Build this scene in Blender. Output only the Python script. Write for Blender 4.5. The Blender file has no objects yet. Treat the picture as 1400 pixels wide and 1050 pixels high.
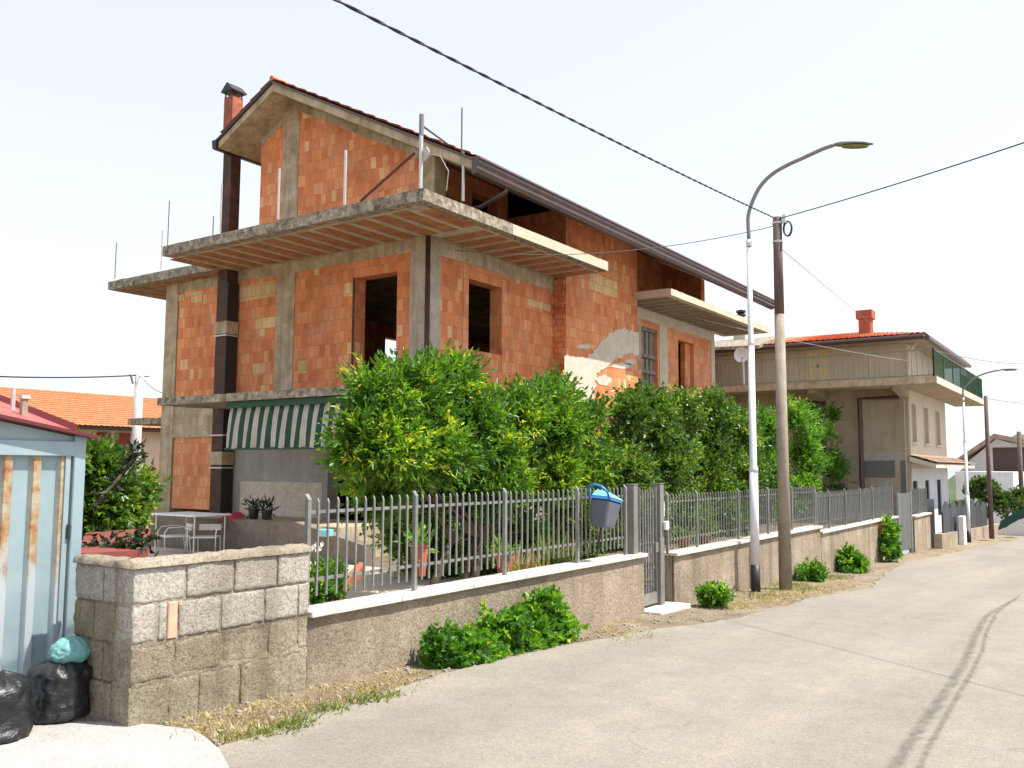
import bpy, math, random
import numpy as np
from mathutils import Vector, Matrix, noise
random.seed(7); rng = np.random.default_rng(11)
PI = math.pi; R_ = math.radians
sc = bpy.context.scene; C = sc.collection

# ------------------------------------------------------------------ camera
F_PX = 1210.5
pitch, roll, yaw = 0.0927, 0.0053, 0.602
Fw = np.array([math.cos(yaw)*math.cos(pitch), math.sin(yaw)*math.cos(pitch), math.sin(pitch)])
Rt = np.array([math.sin(yaw), -math.cos(yaw), 0.0]); Up = np.cross(Rt, Fw)
c_, s_ = math.cos(roll), math.sin(roll)
Rt, Up = c_*Rt+s_*Up, -s_*Rt+c_*Up
cd = bpy.data.cameras.new('camera'); cam = bpy.data.objects.new('camera', cd); C.objects.link(cam); sc.camera = cam
cd.sensor_width = 36; cd.lens = F_PX/1400*36; cd.clip_end = 3000; cd.clip_start = 0.05
cam.matrix_world = Matrix(((Rt[0],Up[0],-Fw[0],0),(Rt[1],Up[1],-Fw[1],0),(Rt[2],Up[2],-Fw[2],0),(0,0,0,1)))

def at(u, v, ax, val):
    """measured point: where the sight line of a photo pixel meets a plane of the place"""
    d = Fw + Rt*(u-700)/F_PX - Up*(v-525)/F_PX
    return Vector(d*(val/d['xyz'.index(ax)]))
def pxm(p, px):          # pixels -> metres at the depth of p
    return px*float(np.dot(np.array(p), Fw))/F_PX

# ------------------------------------------------------------------ materials
def newmat(name):
    m = bpy.data.materials.new(name); m.use_nodes = True
    nt = m.node_tree; nt.nodes.clear()
    o = nt.nodes.new('ShaderNodeOutputMaterial'); b = nt.nodes.new('ShaderNodeBsdfPrincipled')
    nt.links.new(b.outputs[0], o.inputs[0])
    return m, nt, b
def N(nt, t, **kw):
    n = nt.nodes.new(t)
    for k, v in kw.items():
        if k.startswith('i_'):
            n.inputs[k[2:].replace('_', ' ')].default_value = v
        else: setattr(n, k, v)
    return n
def ramp(nt, fac, stops):
    r = nt.nodes.new('ShaderNodeValToRGB'); e = r.color_ramp.elements
    e[0].position, e[0].color = stops[0][0], (*stops[0][1], 1)
    e[1].position, e[1].color = stops[1][0], (*stops[1][1], 1)
    for p, c in stops[2:]:
        k = e.new(p); k.color = (*c, 1)
    nt.links.new(fac, r.inputs[0]); return r.outputs[0]
def mixc(nt, a, b, fac, mode='MIX'):
    m = nt.nodes.new('ShaderNodeMix'); m.data_type = 'RGBA'; m.blend_type = mode
    for s, v in ((m.inputs[6], a), (m.inputs[7], b), (m.inputs[0], fac)):
        if hasattr(v, 'links'): nt.links.new(v, s)
        elif isinstance(v, (int, float)): s.default_value = v
        else: s.default_value = (*v, 1)
    return m.outputs[2]
def noisef(nt, vec, scale, detail=5, rough=.6, dist=0):
    n = N(nt, 'ShaderNodeTexNoise'); n.inputs['Scale'].default_value = scale
    n.inputs['Detail'].default_value = detail; n.inputs['Roughness'].default_value = rough
    n.inputs['Distortion'].default_value = dist
    nt.links.new(vec, n.inputs['Vector']); return n.outputs['Fac']
def mathn(nt, op, a, b=0.0, c=None):
    m = N(nt, 'ShaderNodeMath', operation=op)
    for i, v in enumerate((a, b) if c is None else (a, b, c)):
        if hasattr(v, 'links'): nt.links.new(v, m.inputs[i])
        else: m.inputs[i].default_value = v
    return m.outputs[0]
def bump(nt, b, h, strength=.4, dist=.01):
    n = N(nt, 'ShaderNodeBump'); n.inputs['Strength'].default_value = strength; n.inputs['Distance'].default_value = dist
    nt.links.new(h, n.inputs['Height']); nt.links.new(n.outputs[0], b.inputs['Normal'])
def coords(nt, scale=None):
    t = N(nt, 'ShaderNodeTexCoord').outputs['Object']
    if scale:
        m = N(nt, 'ShaderNodeMapping'); m.inputs['Scale'].default_value = scale
        nt.links.new(t, m.inputs[0]); return m.outputs[0]
    return t

def mottled(name, stops, scale=3, fine=60, rough=.9, bs=.4, bd=.006, streak=0.0, speck=.25, metallic=0, streakcol=(.03,.03,.025)):
    m, nt, b = newmat(name); v = coords(nt)
    f1 = noisef(nt, v, scale, 8, .65, .3)
    col = ramp(nt, f1, stops)
    f2 = noisef(nt, v, fine, 3, .7)
    sp = ramp(nt, f2, [(.36, (1-speck,)*3), (.64, (1+speck,)*3)])
    col = mixc(nt, col, sp, 1.0, 'MULTIPLY')
    if streak:
        vs = coords(nt, (7, 7, .35)); f3 = noisef(nt, vs, 1.0, 4, .6)
        k = ramp(nt, f3, [(.48, (0,)*3), (.72, (streak,)*3)])
        col = mixc(nt, col, streakcol, k)
    nt.links.new(col, b.inputs['Base Color'])
    b.inputs['Roughness'].default_value = rough; b.inputs['Metallic'].default_value = metallic
    h = mathn(nt, 'ADD', mathn(nt, 'MULTIPLY', f1, .6), mathn(nt, 'MULTIPLY', f2, .5))
    bump(nt, b, h, bs, bd)
    return m
def plain(name, col, rough=.5, metallic=0, var=.12, scale=9, bs=.08):
    return mottled(name, [(.25, tuple(c*(1-var) for c in col)), (.75, tuple(c*(1+var) for c in col))], scale, 90, rough, bs, .003, 0, .05, metallic)

def brickmat(name, stops, bw=.20, bh=.26, mortar=(.36,.20,.12), msz=.013, smear=.5, smearcol=(.62,.34,.20)):
    m, nt, b = newmat(name)
    v = coords(nt); sx = N(nt, 'ShaderNodeSeparateXYZ'); nt.links.new(v, sx.inputs[0])
    u = mathn(nt, 'ADD', sx.outputs[0], sx.outputs[1])
    w = noisef(nt, v, 2.2, 2, .5)
    u2 = mathn(nt, 'ADD', u, mathn(nt, 'MULTIPLY', w, .05)); z2 = mathn(nt, 'ADD', sx.outputs[2], mathn(nt, 'MULTIPLY', w, .05))
    cb = N(nt, 'ShaderNodeCombineXYZ'); nt.links.new(u2, cb.inputs[0]); nt.links.new(z2, cb.inputs[1])
    br = N(nt, 'ShaderNodeTexBrick'); nt.links.new(cb.outputs[0], br.inputs['Vector'])
    br.offset = .5; br.inputs['Scale'].default_value = 1
    br.inputs['Brick Width'].default_value = bw; br.inputs['Row Height'].default_value = bh
    br.inputs['Mortar Size'].default_value = msz*.5; br.inputs['Mortar Smooth'].default_value = .3
    br.inputs['Color1'].default_value = (0,0,0,1); br.inputs['Color2'].default_value = (1,1,1,1); br.inputs['Mortar'].default_value = (.5,.5,.5,1)
    col = ramp(nt, br.outputs['Color'], stops)
    f = noisef(nt, v, 28, 5, .7); col = mixc(nt, col, ramp(nt, f, [(.3,(.84,)*3),(.7,(1.14,)*3)]), 1.0, 'MULTIPLY')
    big = noisef(nt, v, .8, 6, .65, .5); col = mixc(nt, col, ramp(nt, big, [(.32,(.74,.72,.70)),(.6,(1.08,1.07,1.05))]), 1.0, 'MULTIPLY')
    # worn and smeared clay
    sm = noisef(nt, v, 1.3, 7, .7, .6)
    col = mixc(nt, col, smearcol, ramp(nt, sm, [(.52,(0,)*3),(.68,(smear,)*3)]))
    mfac = mathn(nt, 'MULTIPLY', br.outputs['Fac'], ramp(nt, noisef(nt, v, 6, 3), [(.35,(.25,)*3),(.6,(1,)*3)]))
    col = mixc(nt, col, mortar, mfac)
    nt.links.new(col, b.inputs['Base Color']); b.inputs['Roughness'].default_value = .92
    h = mathn(nt, 'SUBTRACT', mathn(nt, 'MULTIPLY', f, .35), br.outputs['Fac'])
    bump(nt, b, h, .6, .012)
    return m

M = {}
org = [(.0, (.60,.175,.062)), (.3,(.69,.225,.080)), (.75,(.75,.275,.105)), (.94,(.78,.34,.15)), (1.0,(.80,.48,.24))]
M['brick'] = brickmat('hollow_brick', org, .155, .245, smear=.45)
M['brick_smooth'] = brickmat('hollow_brick_pale', [(0,(.70,.23,.085)),(.5,(.78,.30,.13)),(1,(.80,.38,.18))], .155, .245, smear=.7)
M['brick_yellow'] = brickmat('yellow_brick', [(0,(.62,.40,.17)),(1,(.74,.52,.26))], .155, .245, smear=.2, smearcol=(.55,.42,.3))
M['concrete'] = mottled('raw_concrete', [(.28,(.24,.175,.10)),(.5,(.43,.335,.21)),(.72,(.60,.49,.34))], 2.2, 50, .92, .5, .01, .35)
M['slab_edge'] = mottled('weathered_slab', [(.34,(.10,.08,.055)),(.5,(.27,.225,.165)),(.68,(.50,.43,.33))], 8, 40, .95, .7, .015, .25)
M['column_pale'] = mottled('pale_column', [(.3,(.34,.28,.20)),(.6,(.50,.43,.33)),(.8,(.58,.51,.41))], 2.6, 50, .92, .5, .01, .3)
M['parapet'] = mottled('stained_parapet', [(.3,(.13,.11,.085)),(.7,(.24,.205,.165))], 2.4, 40, .95, .5, .01, .3)
M['slab_pale'] = mottled('fresh_concrete', [(.3,(.50,.41,.29)),(.7,(.62,.53,.40))], 3, 50, .9, .4, .006, .1)
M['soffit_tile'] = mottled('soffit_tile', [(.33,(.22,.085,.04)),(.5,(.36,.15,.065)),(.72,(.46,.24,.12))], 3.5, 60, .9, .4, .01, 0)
M['plaster_patch'] = mottled('plaster_patch', [(.3,(.52,.43,.32)),(.7,(.70,.62,.50))], 5, 60, .95, .8, .015)
M['render_grey'] = mottled('grey_render', [(.3,(.30,.28,.24)),(.7,(.42,.40,.36))], 2, 60, .9, .3, .005, .2)
def roughcast(name, a, b_, dark):
    m, nt, b = newmat(name); v = coords(nt)
    f1 = noisef(nt, v, 1.6, 8, .6, .4); col = ramp(nt, f1, [(.3,a),(.7,b_)])
    f2 = noisef(nt, v, 55, 5, .85); f3 = noisef(nt, v, 22, 5, .8)
    col = mixc(nt, col, ramp(nt, f2, [(.38,(.48,.45,.40)),(.5,(1,1,1)),(.66,(1.28,1.25,1.2))]), .95, 'MULTIPLY')
    col = mixc(nt, col, ramp(nt, f3, [(.33,(.6,.56,.5)),(.5,(1,1,1))]), .6, 'MULTIPLY')
    vs = coords(nt, (3.2,3.2,.22)); f4 = noisef(nt, vs, 1.0, 5, .6)
    col = mixc(nt, col, dark, ramp(nt, f4, [(.5,(0,)*3),(.7,(.55,)*3)]))
    nt.links.new(col, b.inputs['Base Color']); b.inputs['Roughness'].default_value = .95
    bump(nt, b, mathn(nt,'ADD',f2,mathn(nt,'MULTIPLY',f3,1.4)), 1.0, .02)
    return m
M['roughcast'] = roughcast('roughcast_render', (.31,.24,.17), (.52,.43,.325), (.15,.115,.08))
M['block'] = roughcast('concrete_block', (.44,.395,.32), (.68,.635,.56), (.24,.20,.14))
M['block_stained'] = roughcast('stained_block', (.25,.21,.135), (.54,.475,.35), (.15,.125,.07))
M['mortar'] = roughcast('rough_mortar', (.36,.30,.215), (.56,.49,.38), (.16,.12,.08))
M['brick_chip'] = plain('brick_chip', (.60,.36,.25), .9, 0, .15, 12, .3)
M['travertine'] = mottled('travertine_cap', [(.3,(.50,.44,.38)),(.6,(.66,.60,.54)),(.8,(.72,.67,.62))], 6, 50, .7, .3, .004, .15, .12)
M['galv'] = mottled('grey_fence_paint', [(.3,(.17,.17,.155)),(.7,(.27,.27,.25))], 8, 60, .5, .1, .002, .3, .08, .2)
M['galv_dark'] = mottled('fence_mesh_panel', [(.3,(.055,.06,.058)),(.7,(.09,.095,.09))], 6, 60, .6, .1, .002, .2, .08, .1)
M['gatepost'] = mottled('gatepost_paint', [(.3,(.15,.145,.13)),(.7,(.22,.215,.195))], 4, 60, .6, .1, .002, .2)
M['rust'] = mottled('rusty_sheet', [(.3,(.045,.022,.016)),(.6,(.10,.045,.030)),(.8,(.16,.085,.06))], 3, 40, .7, .3, .004, .3, .2, .3)
M['darkflue'] = mottled('sooty_sheet', [(.3,(.014,.010,.009)),(.7,(.035,.022,.018))], 3, 40, .6, .2, .003)
M['flue_terra'] = mottled('terracotta_flue', [(.3,(.22,.06,.03)),(.7,(.40,.13,.07))], 4, 40, .85, .3, .004, .3)
M['gutter'] = mottled('brown_gutter_paint', [(.3,(.085,.052,.048)),(.7,(.12,.078,.07))], 2, 60, .35, .05, .002, .15, .04, .3)
M['gutter_black'] = plain('black_fascia', (.018,.014,.014), .5)
M['tile'] = mottled('roof_tile', [(.25,(.40,.10,.04)),(.5,(.58,.18,.075)),(.75,(.68,.30,.15))], 5, 30, .85, .3, .006, 0, .2)
M['tile_orange'] = mottled('roof_tile_orange', [(.25,(.42,.11,.04)),(.5,(.52,.16,.06)),(.75,(.60,.25,.12))], 3, 20, .85, .3, .006, 0, .2)
M['lead_iron'] = plain('galvanised_tube', (.55,.54,.52), .45, .4)
M['rebar'] = plain('rebar', (.16,.14,.13), .8)
M['rebar_red'] = plain('red_oxide_bar', (.10,.025,.02), .7)
M['black_rubber'] = plain('cable_black', (.015,.016,.018), .6)
M['cable_grey'] = plain('cable_grey', (.16,.15,.14), .6)
M['cable_white'] = plain('cable_pale', (.55,.50,.42), .6)
M['white_paint'] = mottled('lamp_white_paint', [(.3,(.62,.63,.66)),(.7,(.74,.75,.78))], 5, 60, .35, .05, .002, .12, .04)
M['grey_paint'] = plain('lamp_grey_paint', (.22,.20,.20), .45, .1)
M['black_paint'] = plain('lamp_black_base', (.02,.02,.022), .5)
M['lens'] = plain('lamp_lens', (.22,.20,.07), .15)
M['pole'] = mottled('pole_concrete', [(.3,(.23,.19,.14)),(.7,(.34,.29,.225))], 4, 90, .9, .3, .004, .4)
M['pole_top'] = mottled('pole_old_brown', [(.3,(.10,.065,.055)),(.7,(.16,.11,.09))], 4, 90, .9, .3, .004, .3)
M['pole_pale'] = mottled('pole_pale', [(.3,(.42,.41,.40)),(.7,(.56,.55,.54))], 4, 90, .9, .3, .004, .2)
M['glass_dark'] = plain('dark_glass', (.05,.055,.06), .12)
M['white_plastic'] = plain('white_plastic', (.72,.72,.70), .4)
M['wood'] = mottled('old_shutter_wood', [(.3,(.17,.145,.11)),(.7,(.29,.25,.20))], 6, 60, .85, .4, .005, .5)
M['bark'] = mottled('bark', [(.3,(.06,.045,.03)),(.7,(.13,.10,.07))], 9, 60, .95, .8, .02, .3)
M['earth'] = mottled('yard_earth', [(.3,(.10,.075,.05)),(.7,(.20,.15,.10))], 3, 40, .95, .6, .02)
M['patio'] = mottled('patio_paving', [(.3,(.44,.36,.27)),(.7,(.58,.49,.38))], 2.5, 60, .8, .2, .004)
M['pot'] = plain('clay_pot', (.42,.12,.06), .8)
M['red_cloth'] = plain('red_cloth', (.30,.03,.035), .9, 0, .2, 14, .4)
M['bin_grey'] = plain('bin_grey_plastic', (.105,.115,.145), .45)
M['bin_lid'] = plain('bin_lid_aqua', (.20,.58,.64), .35)
M['bin_blue'] = plain('bin_handle_blue', (.03,.18,.50), .35)
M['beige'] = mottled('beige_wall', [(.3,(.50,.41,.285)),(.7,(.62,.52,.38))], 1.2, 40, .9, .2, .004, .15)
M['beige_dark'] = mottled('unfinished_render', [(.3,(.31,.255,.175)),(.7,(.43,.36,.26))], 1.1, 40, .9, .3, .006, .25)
M['cream'] = mottled('cream_wall', [(.3,(.52,.45,.34)),(.7,(.62,.55,.44))], 1.2, 40, .9, .2, .004)
M['white_wall'] = mottled('white_wall', [(.3,(.62,.62,.62)),(.7,(.74,.74,.75))], .8, 30, .9, .1, .004, .1)
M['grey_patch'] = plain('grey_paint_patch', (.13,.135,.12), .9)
M['shutter_beige'] = plain('beige_shutter', (.66,.52,.26), .6)
M['shutter_tan'] = plain('tan_blind', (.36,.29,.19), .6)
M['shutter_red'] = plain('dark_red_shutter', (.24,.02,.02), .6)
M['green_rail'] = plain('green_railing', (.035,.09,.035), .5)
M['beige_rail'] = plain('beige_railing', (.19,.20,.13), .5)
M['brown_pipe'] = plain('brown_pipe', (.07,.035,.028), .5)
M['red_sheet'] = mottled('red_roof_sheet', [(.3,(.40,.07,.06)),(.7,(.52,.12,.10))], 2, 40, .6, .1, .003, .2)
M['darkred_sheet'] = plain('dark_red_sheet', (.11,.014,.016), .6)
M['red_floor'] = plain('red_tarpaulin', (.19,.045,.03), .85, 0, .2, 5, .2)
M['net'] = plain('green_netting', (.02,.075,.055), .9)
M['dark_fence'] = plain('dark_fence_paint', (.03,.032,.038), .6)
M['tile_brown'] = mottled('faded_brown_tile', [(.3,(.22,.13,.09)),(.7,(.38,.26,.19))], 3, 20, .9, .3, .006)
M['hill'] = mottled('wooded_hill', [(.3,(.05,.08,.03)),(.7,(.12,.16,.06))], .15, 3, .95, .8, .5)

# awning: white/green stripes across its width
def awnmat():
    m, nt, b = newmat('striped_awning'); sx = N(nt,'ShaderNodeSeparateXYZ'); nt.links.new(coords(nt), sx.inputs[0])
    y = mathn(nt,'MULTIPLY', sx.outputs[1], 1/.262); fr = mathn(nt,'FRACT', y)
    wide = mathn(nt,'LESS_THAN', fr, .50)
    col = mixc(nt, (.028,.085,.055), (.62,.60,.52), wide)
    fine = mathn(nt,'FRACT', mathn(nt,'MULTIPLY', y, 6.0)); thin = mathn(nt,'MULTIPLY', mathn(nt,'LESS_THAN', fine, .18), mathn(nt,'LESS_THAN', fr, .46))
    col = mixc(nt, col, (.22,.20,.16), mathn(nt,'MULTIPLY',thin,.8))
    col = mixc(nt, col, ramp(nt, noisef(nt, coords(nt), 5, 4), [(.3,(.8,)*3),(.7,(1.1,)*3)]), 1.0, 'MULTIPLY')
    nt.links.new(col, b.inputs['Base Color']); b.inputs['Roughness'].default_value = .85
    tr = N(nt,'ShaderNodeBsdfTranslucent'); nt.links.new(col, tr.inputs[0])
    mx = N(nt,'ShaderNodeMixShader'); mx.inputs[0].default_value = .3
    nt.links.new(b.outputs[0], mx.inputs[1]); nt.links.new(tr.outputs[0], mx.inputs[2])
    nt.links.new(mx.outputs[0], nt.nodes['Material Output'].inputs[0]); return m
M['awning'] = awnmat()
M['awning_green'] = plain('awning_green_band', (.025,.075,.05), .85)

# corrugated pale blue paint with rust on the ridges
def shedmat():
    m, nt, b = newmat('blue_shed_paint'); v = coords(nt)
    f = noisef(nt, v, 3, 6, .6); col = ramp(nt, f, [(.3,(.24,.33,.355)),(.7,(.33,.415,.435))])
    vs = coords(nt, (1,1,.22)); st = noisef(nt, vs, 9, 6, .7)
    at_ = N(nt,'ShaderNodeAttribute'); at_.attribute_name = 'ridge'
    col = mixc(nt, col, (.46,.50,.50), mathn(nt,'MULTIPLY', at_.outputs['Fac'], .8))
    sx = N(nt,'ShaderNodeSeparateXYZ'); nt.links.new(v, sx.inputs[0])
    hz = mathn(nt,'MULTIPLY', mathn(nt,'SUBTRACT', sx.outputs[2], .2), .75)      # worn away more towards the top of the sheet
    k0 = mathn(nt,'ADD', st, mathn(nt,'SUBTRACT', hz, .58))
    k = mathn(nt,'MULTIPLY', at_.outputs['Fac'], ramp(nt, k0, [(.42,(0,)*3),(.60,(1,)*3)]))
    rc = ramp(nt, noisef(nt, v, 7, 6, .7), [(.40,(.42,.38,.28)),(.52,(.36,.22,.10)),(.62,(.28,.09,.03))])
    col = mixc(nt, col, rc, k)
    blot = ramp(nt, noisef(nt, v, 14, 5, .7), [(.66,(0,)*3),(.74,(.5,)*3)]); col = mixc(nt, col, (.17,.19,.19), blot)
    nt.links.new(col, b.inputs['Base Color']); b.inputs['Roughness'].default_value = .5; b.inputs['Metallic'].default_value = .15
    bump(nt, b, noisef(nt, v, 60, 3), .1, .003); return m
M['shed'] = shedmat()

def asphalt():
    m, nt, b = newmat('sunbleached_asphalt'); v = coords(nt)
    f1 = noisef(nt, v, .35, 8, .6, .5); f2 = noisef(nt, v, 42, 8, .92); f3 = noisef(nt, v, 3.0, 8, .75)
    col = ramp(nt, f1, [(.3,(.228,.206,.174)),(.7,(.276,.250,.212))])
    vo = N(nt,'ShaderNodeTexVoronoi'); vo.inputs['Scale'].default_value = 55; nt.links.new(v, vo.inputs['Vector'])
    col = mixc(nt, col, ramp(nt, vo.outputs['Color'], [(.1,(.78,.78,.78)),(.5,(1,1,1)),(.9,(1.28,1.26,1.22))]), .4, 'MULTIPLY')
    col = mixc(nt, col, ramp(nt, f2, [(.38,(.62,.61,.60)),(.5,(1,1,1)),(.62,(1.3,1.3,1.28))]), .5, 'MULTIPLY')
    col = mixc(nt, col, ramp(nt, f3, [(.3,(.86,.85,.83)),(.7,(1.08,1.07,1.06))]), 1.0, 'MULTIPLY')
    vs = coords(nt, (.10,1.3,1)); f4 = noisef(nt, vs, 1.0, 5, .55)
    col = mixc(nt, col, ramp(nt, f4, [(.35,(.88,.88,.88)),(.65,(1.07,1.06,1.04))]), 1.0, 'MULTIPLY')
    pt_ = noisef(nt, v, .9, 4, .5, .2); col = mixc(nt, col, (.20,.19,.175), ramp(nt, pt_, [(.66,(0,)*3),(.72,(.35,)*3)]))
    v2 = N(nt,'ShaderNodeTexVoronoi', feature='DISTANCE_TO_EDGE'); v2.inputs['Scale'].default_value = .6
    wv = N(nt,'ShaderNodeVectorMath', operation='ADD'); nn = N(nt,'ShaderNodeTexNoise'); nn.inputs['Scale'].default_value = 2.2; nn.inputs['Detail'].default_value = 8
    nt.links.new(v, nn.inputs['Vector']); nt.links.new(v, wv.inputs[0]); nt.links.new(nn.outputs['Color'], wv.inputs[1]); nt.links.new(wv.outputs[0], v2.inputs['Vector'])
    cr = mathn(nt,'MULTIPLY', mathn(nt,'LESS_THAN', v2.outputs['Distance'], .004), ramp(nt, noisef(nt, v, .45, 3), [(.52,(0,)*3),(.60,(.5,)*3)]))
    col = mixc(nt, col, (.10,.095,.085), cr)
    sp_ = noisef(nt, v, 5.5, 3, .5); col = mixc(nt, col, (.13,.12,.11), ramp(nt, sp_, [(.70,(0,)*3),(.74,(.45,)*3)]))
    nt.links.new(col, b.inputs['Base Color']); b.inputs['Roughness'].default_value = .9
    bump(nt, b, mathn(nt,'ADD',f2,vo.outputs['Distance']), .7, .006); return m
M['asphalt'] = asphalt()
def softmark():
    m, nt, b = newmat('tyre_mark'); v = coords(nt); a = N(nt,'ShaderNodeAttribute'); a.attribute_name='fade'
    b.inputs['Base Color'].default_value=(.085,.078,.07,1); b.inputs['Roughness'].default_value=.85
    t = N(nt,'ShaderNodeBsdfTransparent'); mx = N(nt,'ShaderNodeMixShader')
    k = mathn(nt,'MULTIPLY', a.outputs['Fac'], ramp(nt, noisef(nt, v, 9, 6, .75), [(.36,(.08,)*3),(.62,(.42,)*3)]))
    nt.links.new(k, mx.inputs[0]); nt.links.new(t.outputs[0], mx.inputs[1]); nt.links.new(b.outputs[0], mx.inputs[2]); nt.links.new(mx.outputs[0], nt.nodes['Material Output'].inputs[0]); return m
M['tar'] = softmark()
M['pad'] = mottled('pale_concrete_pad', [(.3,(.29,.275,.255)),(.7,(.42,.40,.38))], 2.5, 60, .9, .6, .008, 0, .22)
M['verge'] = roughcast('dry_verge_earth', (.20,.15,.095), (.40,.33,.24), (.16,.12,.08))
M['terrain'] = mottled('dry_terrain', [(.3,(.14,.13,.06)),(.7,(.24,.20,.12))], .3, 8, .95, .5, .03)

def leafmat(name, stops, trans=.35, rough=.38):
    m, nt, b = newmat(name)
    a = N(nt,'ShaderNodeAttribute'); a.attribute_name = 'tone'
    col = ramp(nt, a.outputs['Fac'], stops)
    nt.links.new(col, b.inputs['Base Color']); b.inputs['Roughness'].default_value = rough
    b.inputs['Specular IOR Level'].default_value = .5
    tr = N(nt,'ShaderNodeBsdfTranslucent'); nt.links.new(mixc(nt, col, (1.5,1.5,.5), 1.0, 'MULTIPLY'), tr.inputs[0])
    mx = N(nt,'ShaderNodeMixShader'); mx.inputs[0].default_value = trans
    nt.links.new(b.outputs[0], mx.inputs[1]); nt.links.new(tr.outputs[0], mx.inputs[2])
    nt.links.new(mx.outputs[0], nt.nodes['Material Output'].inputs[0]); return m
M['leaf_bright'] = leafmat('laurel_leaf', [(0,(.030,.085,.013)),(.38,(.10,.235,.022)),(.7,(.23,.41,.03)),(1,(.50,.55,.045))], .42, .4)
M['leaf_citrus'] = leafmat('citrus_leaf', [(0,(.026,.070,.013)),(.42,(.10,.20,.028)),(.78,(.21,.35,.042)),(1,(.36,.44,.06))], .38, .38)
M['leaf_fresh'] = leafmat('fresh_leaf', [(0,(.035,.11,.015)),(.5,(.11,.28,.028)),(.85,(.22,.42,.04)),(1,(.38,.50,.05))], .42, .45)
M['leaf_dark'] = leafmat('dark_leaf', [(0,(.010,.022,.010)),(.6,(.022,.045,.018)),(1,(.05,.08,.03))], .2, .5)
M['leaf_far'] = leafmat('far_leaf', [(0,(.05,.09,.02)),(.6,(.10,.18,.04)),(1,(.2,.28,.07))], .3, .6)
M['grass_green'] = leafmat('green_grass', [(0,(.12,.18,.03)),(.6,(.22,.28,.06)),(1,(.38,.36,.12))], .3, .6)
M['grass_dry'] = leafmat('dry_grass', [(0,(.36,.28,.14)),(.6,(.54,.45,.24)),(1,(.62,.55,.35))], .3, .7)
M['petal'] = plain('white_petal', (.75,.74,.72), .6)

def bagmat(name, col, rough, trans=0):
    m, nt, b = newmat(name); v = coords(nt)
    f = noisef(nt, v, 7, 4, .6, 1.2); nt.links.new(ramp(nt, f, [(.3,tuple(c*.8 for c in col)),(.7,tuple(c*1.2 for c in col))]), b.inputs['Base Color'])
    b.inputs['Roughness'].default_value = rough
    vs = coords(nt, (1,1,2.6)); f2 = noisef(nt, vs, 9, 5, .6, 2.0)
    bump(nt, b, f2, .5, .02)
    if trans:
        b.inputs['Transmission Weight'].default_value = trans; b.inputs['IOR'].default_value = 1.1
    return m
M['bag_black'] = bagmat('black_bin_liner', (.012,.012,.014), .33)
M['bag_teal'] = bagmat('teal_plastic_bag', (.22,.46,.44), .3, .25)

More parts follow.
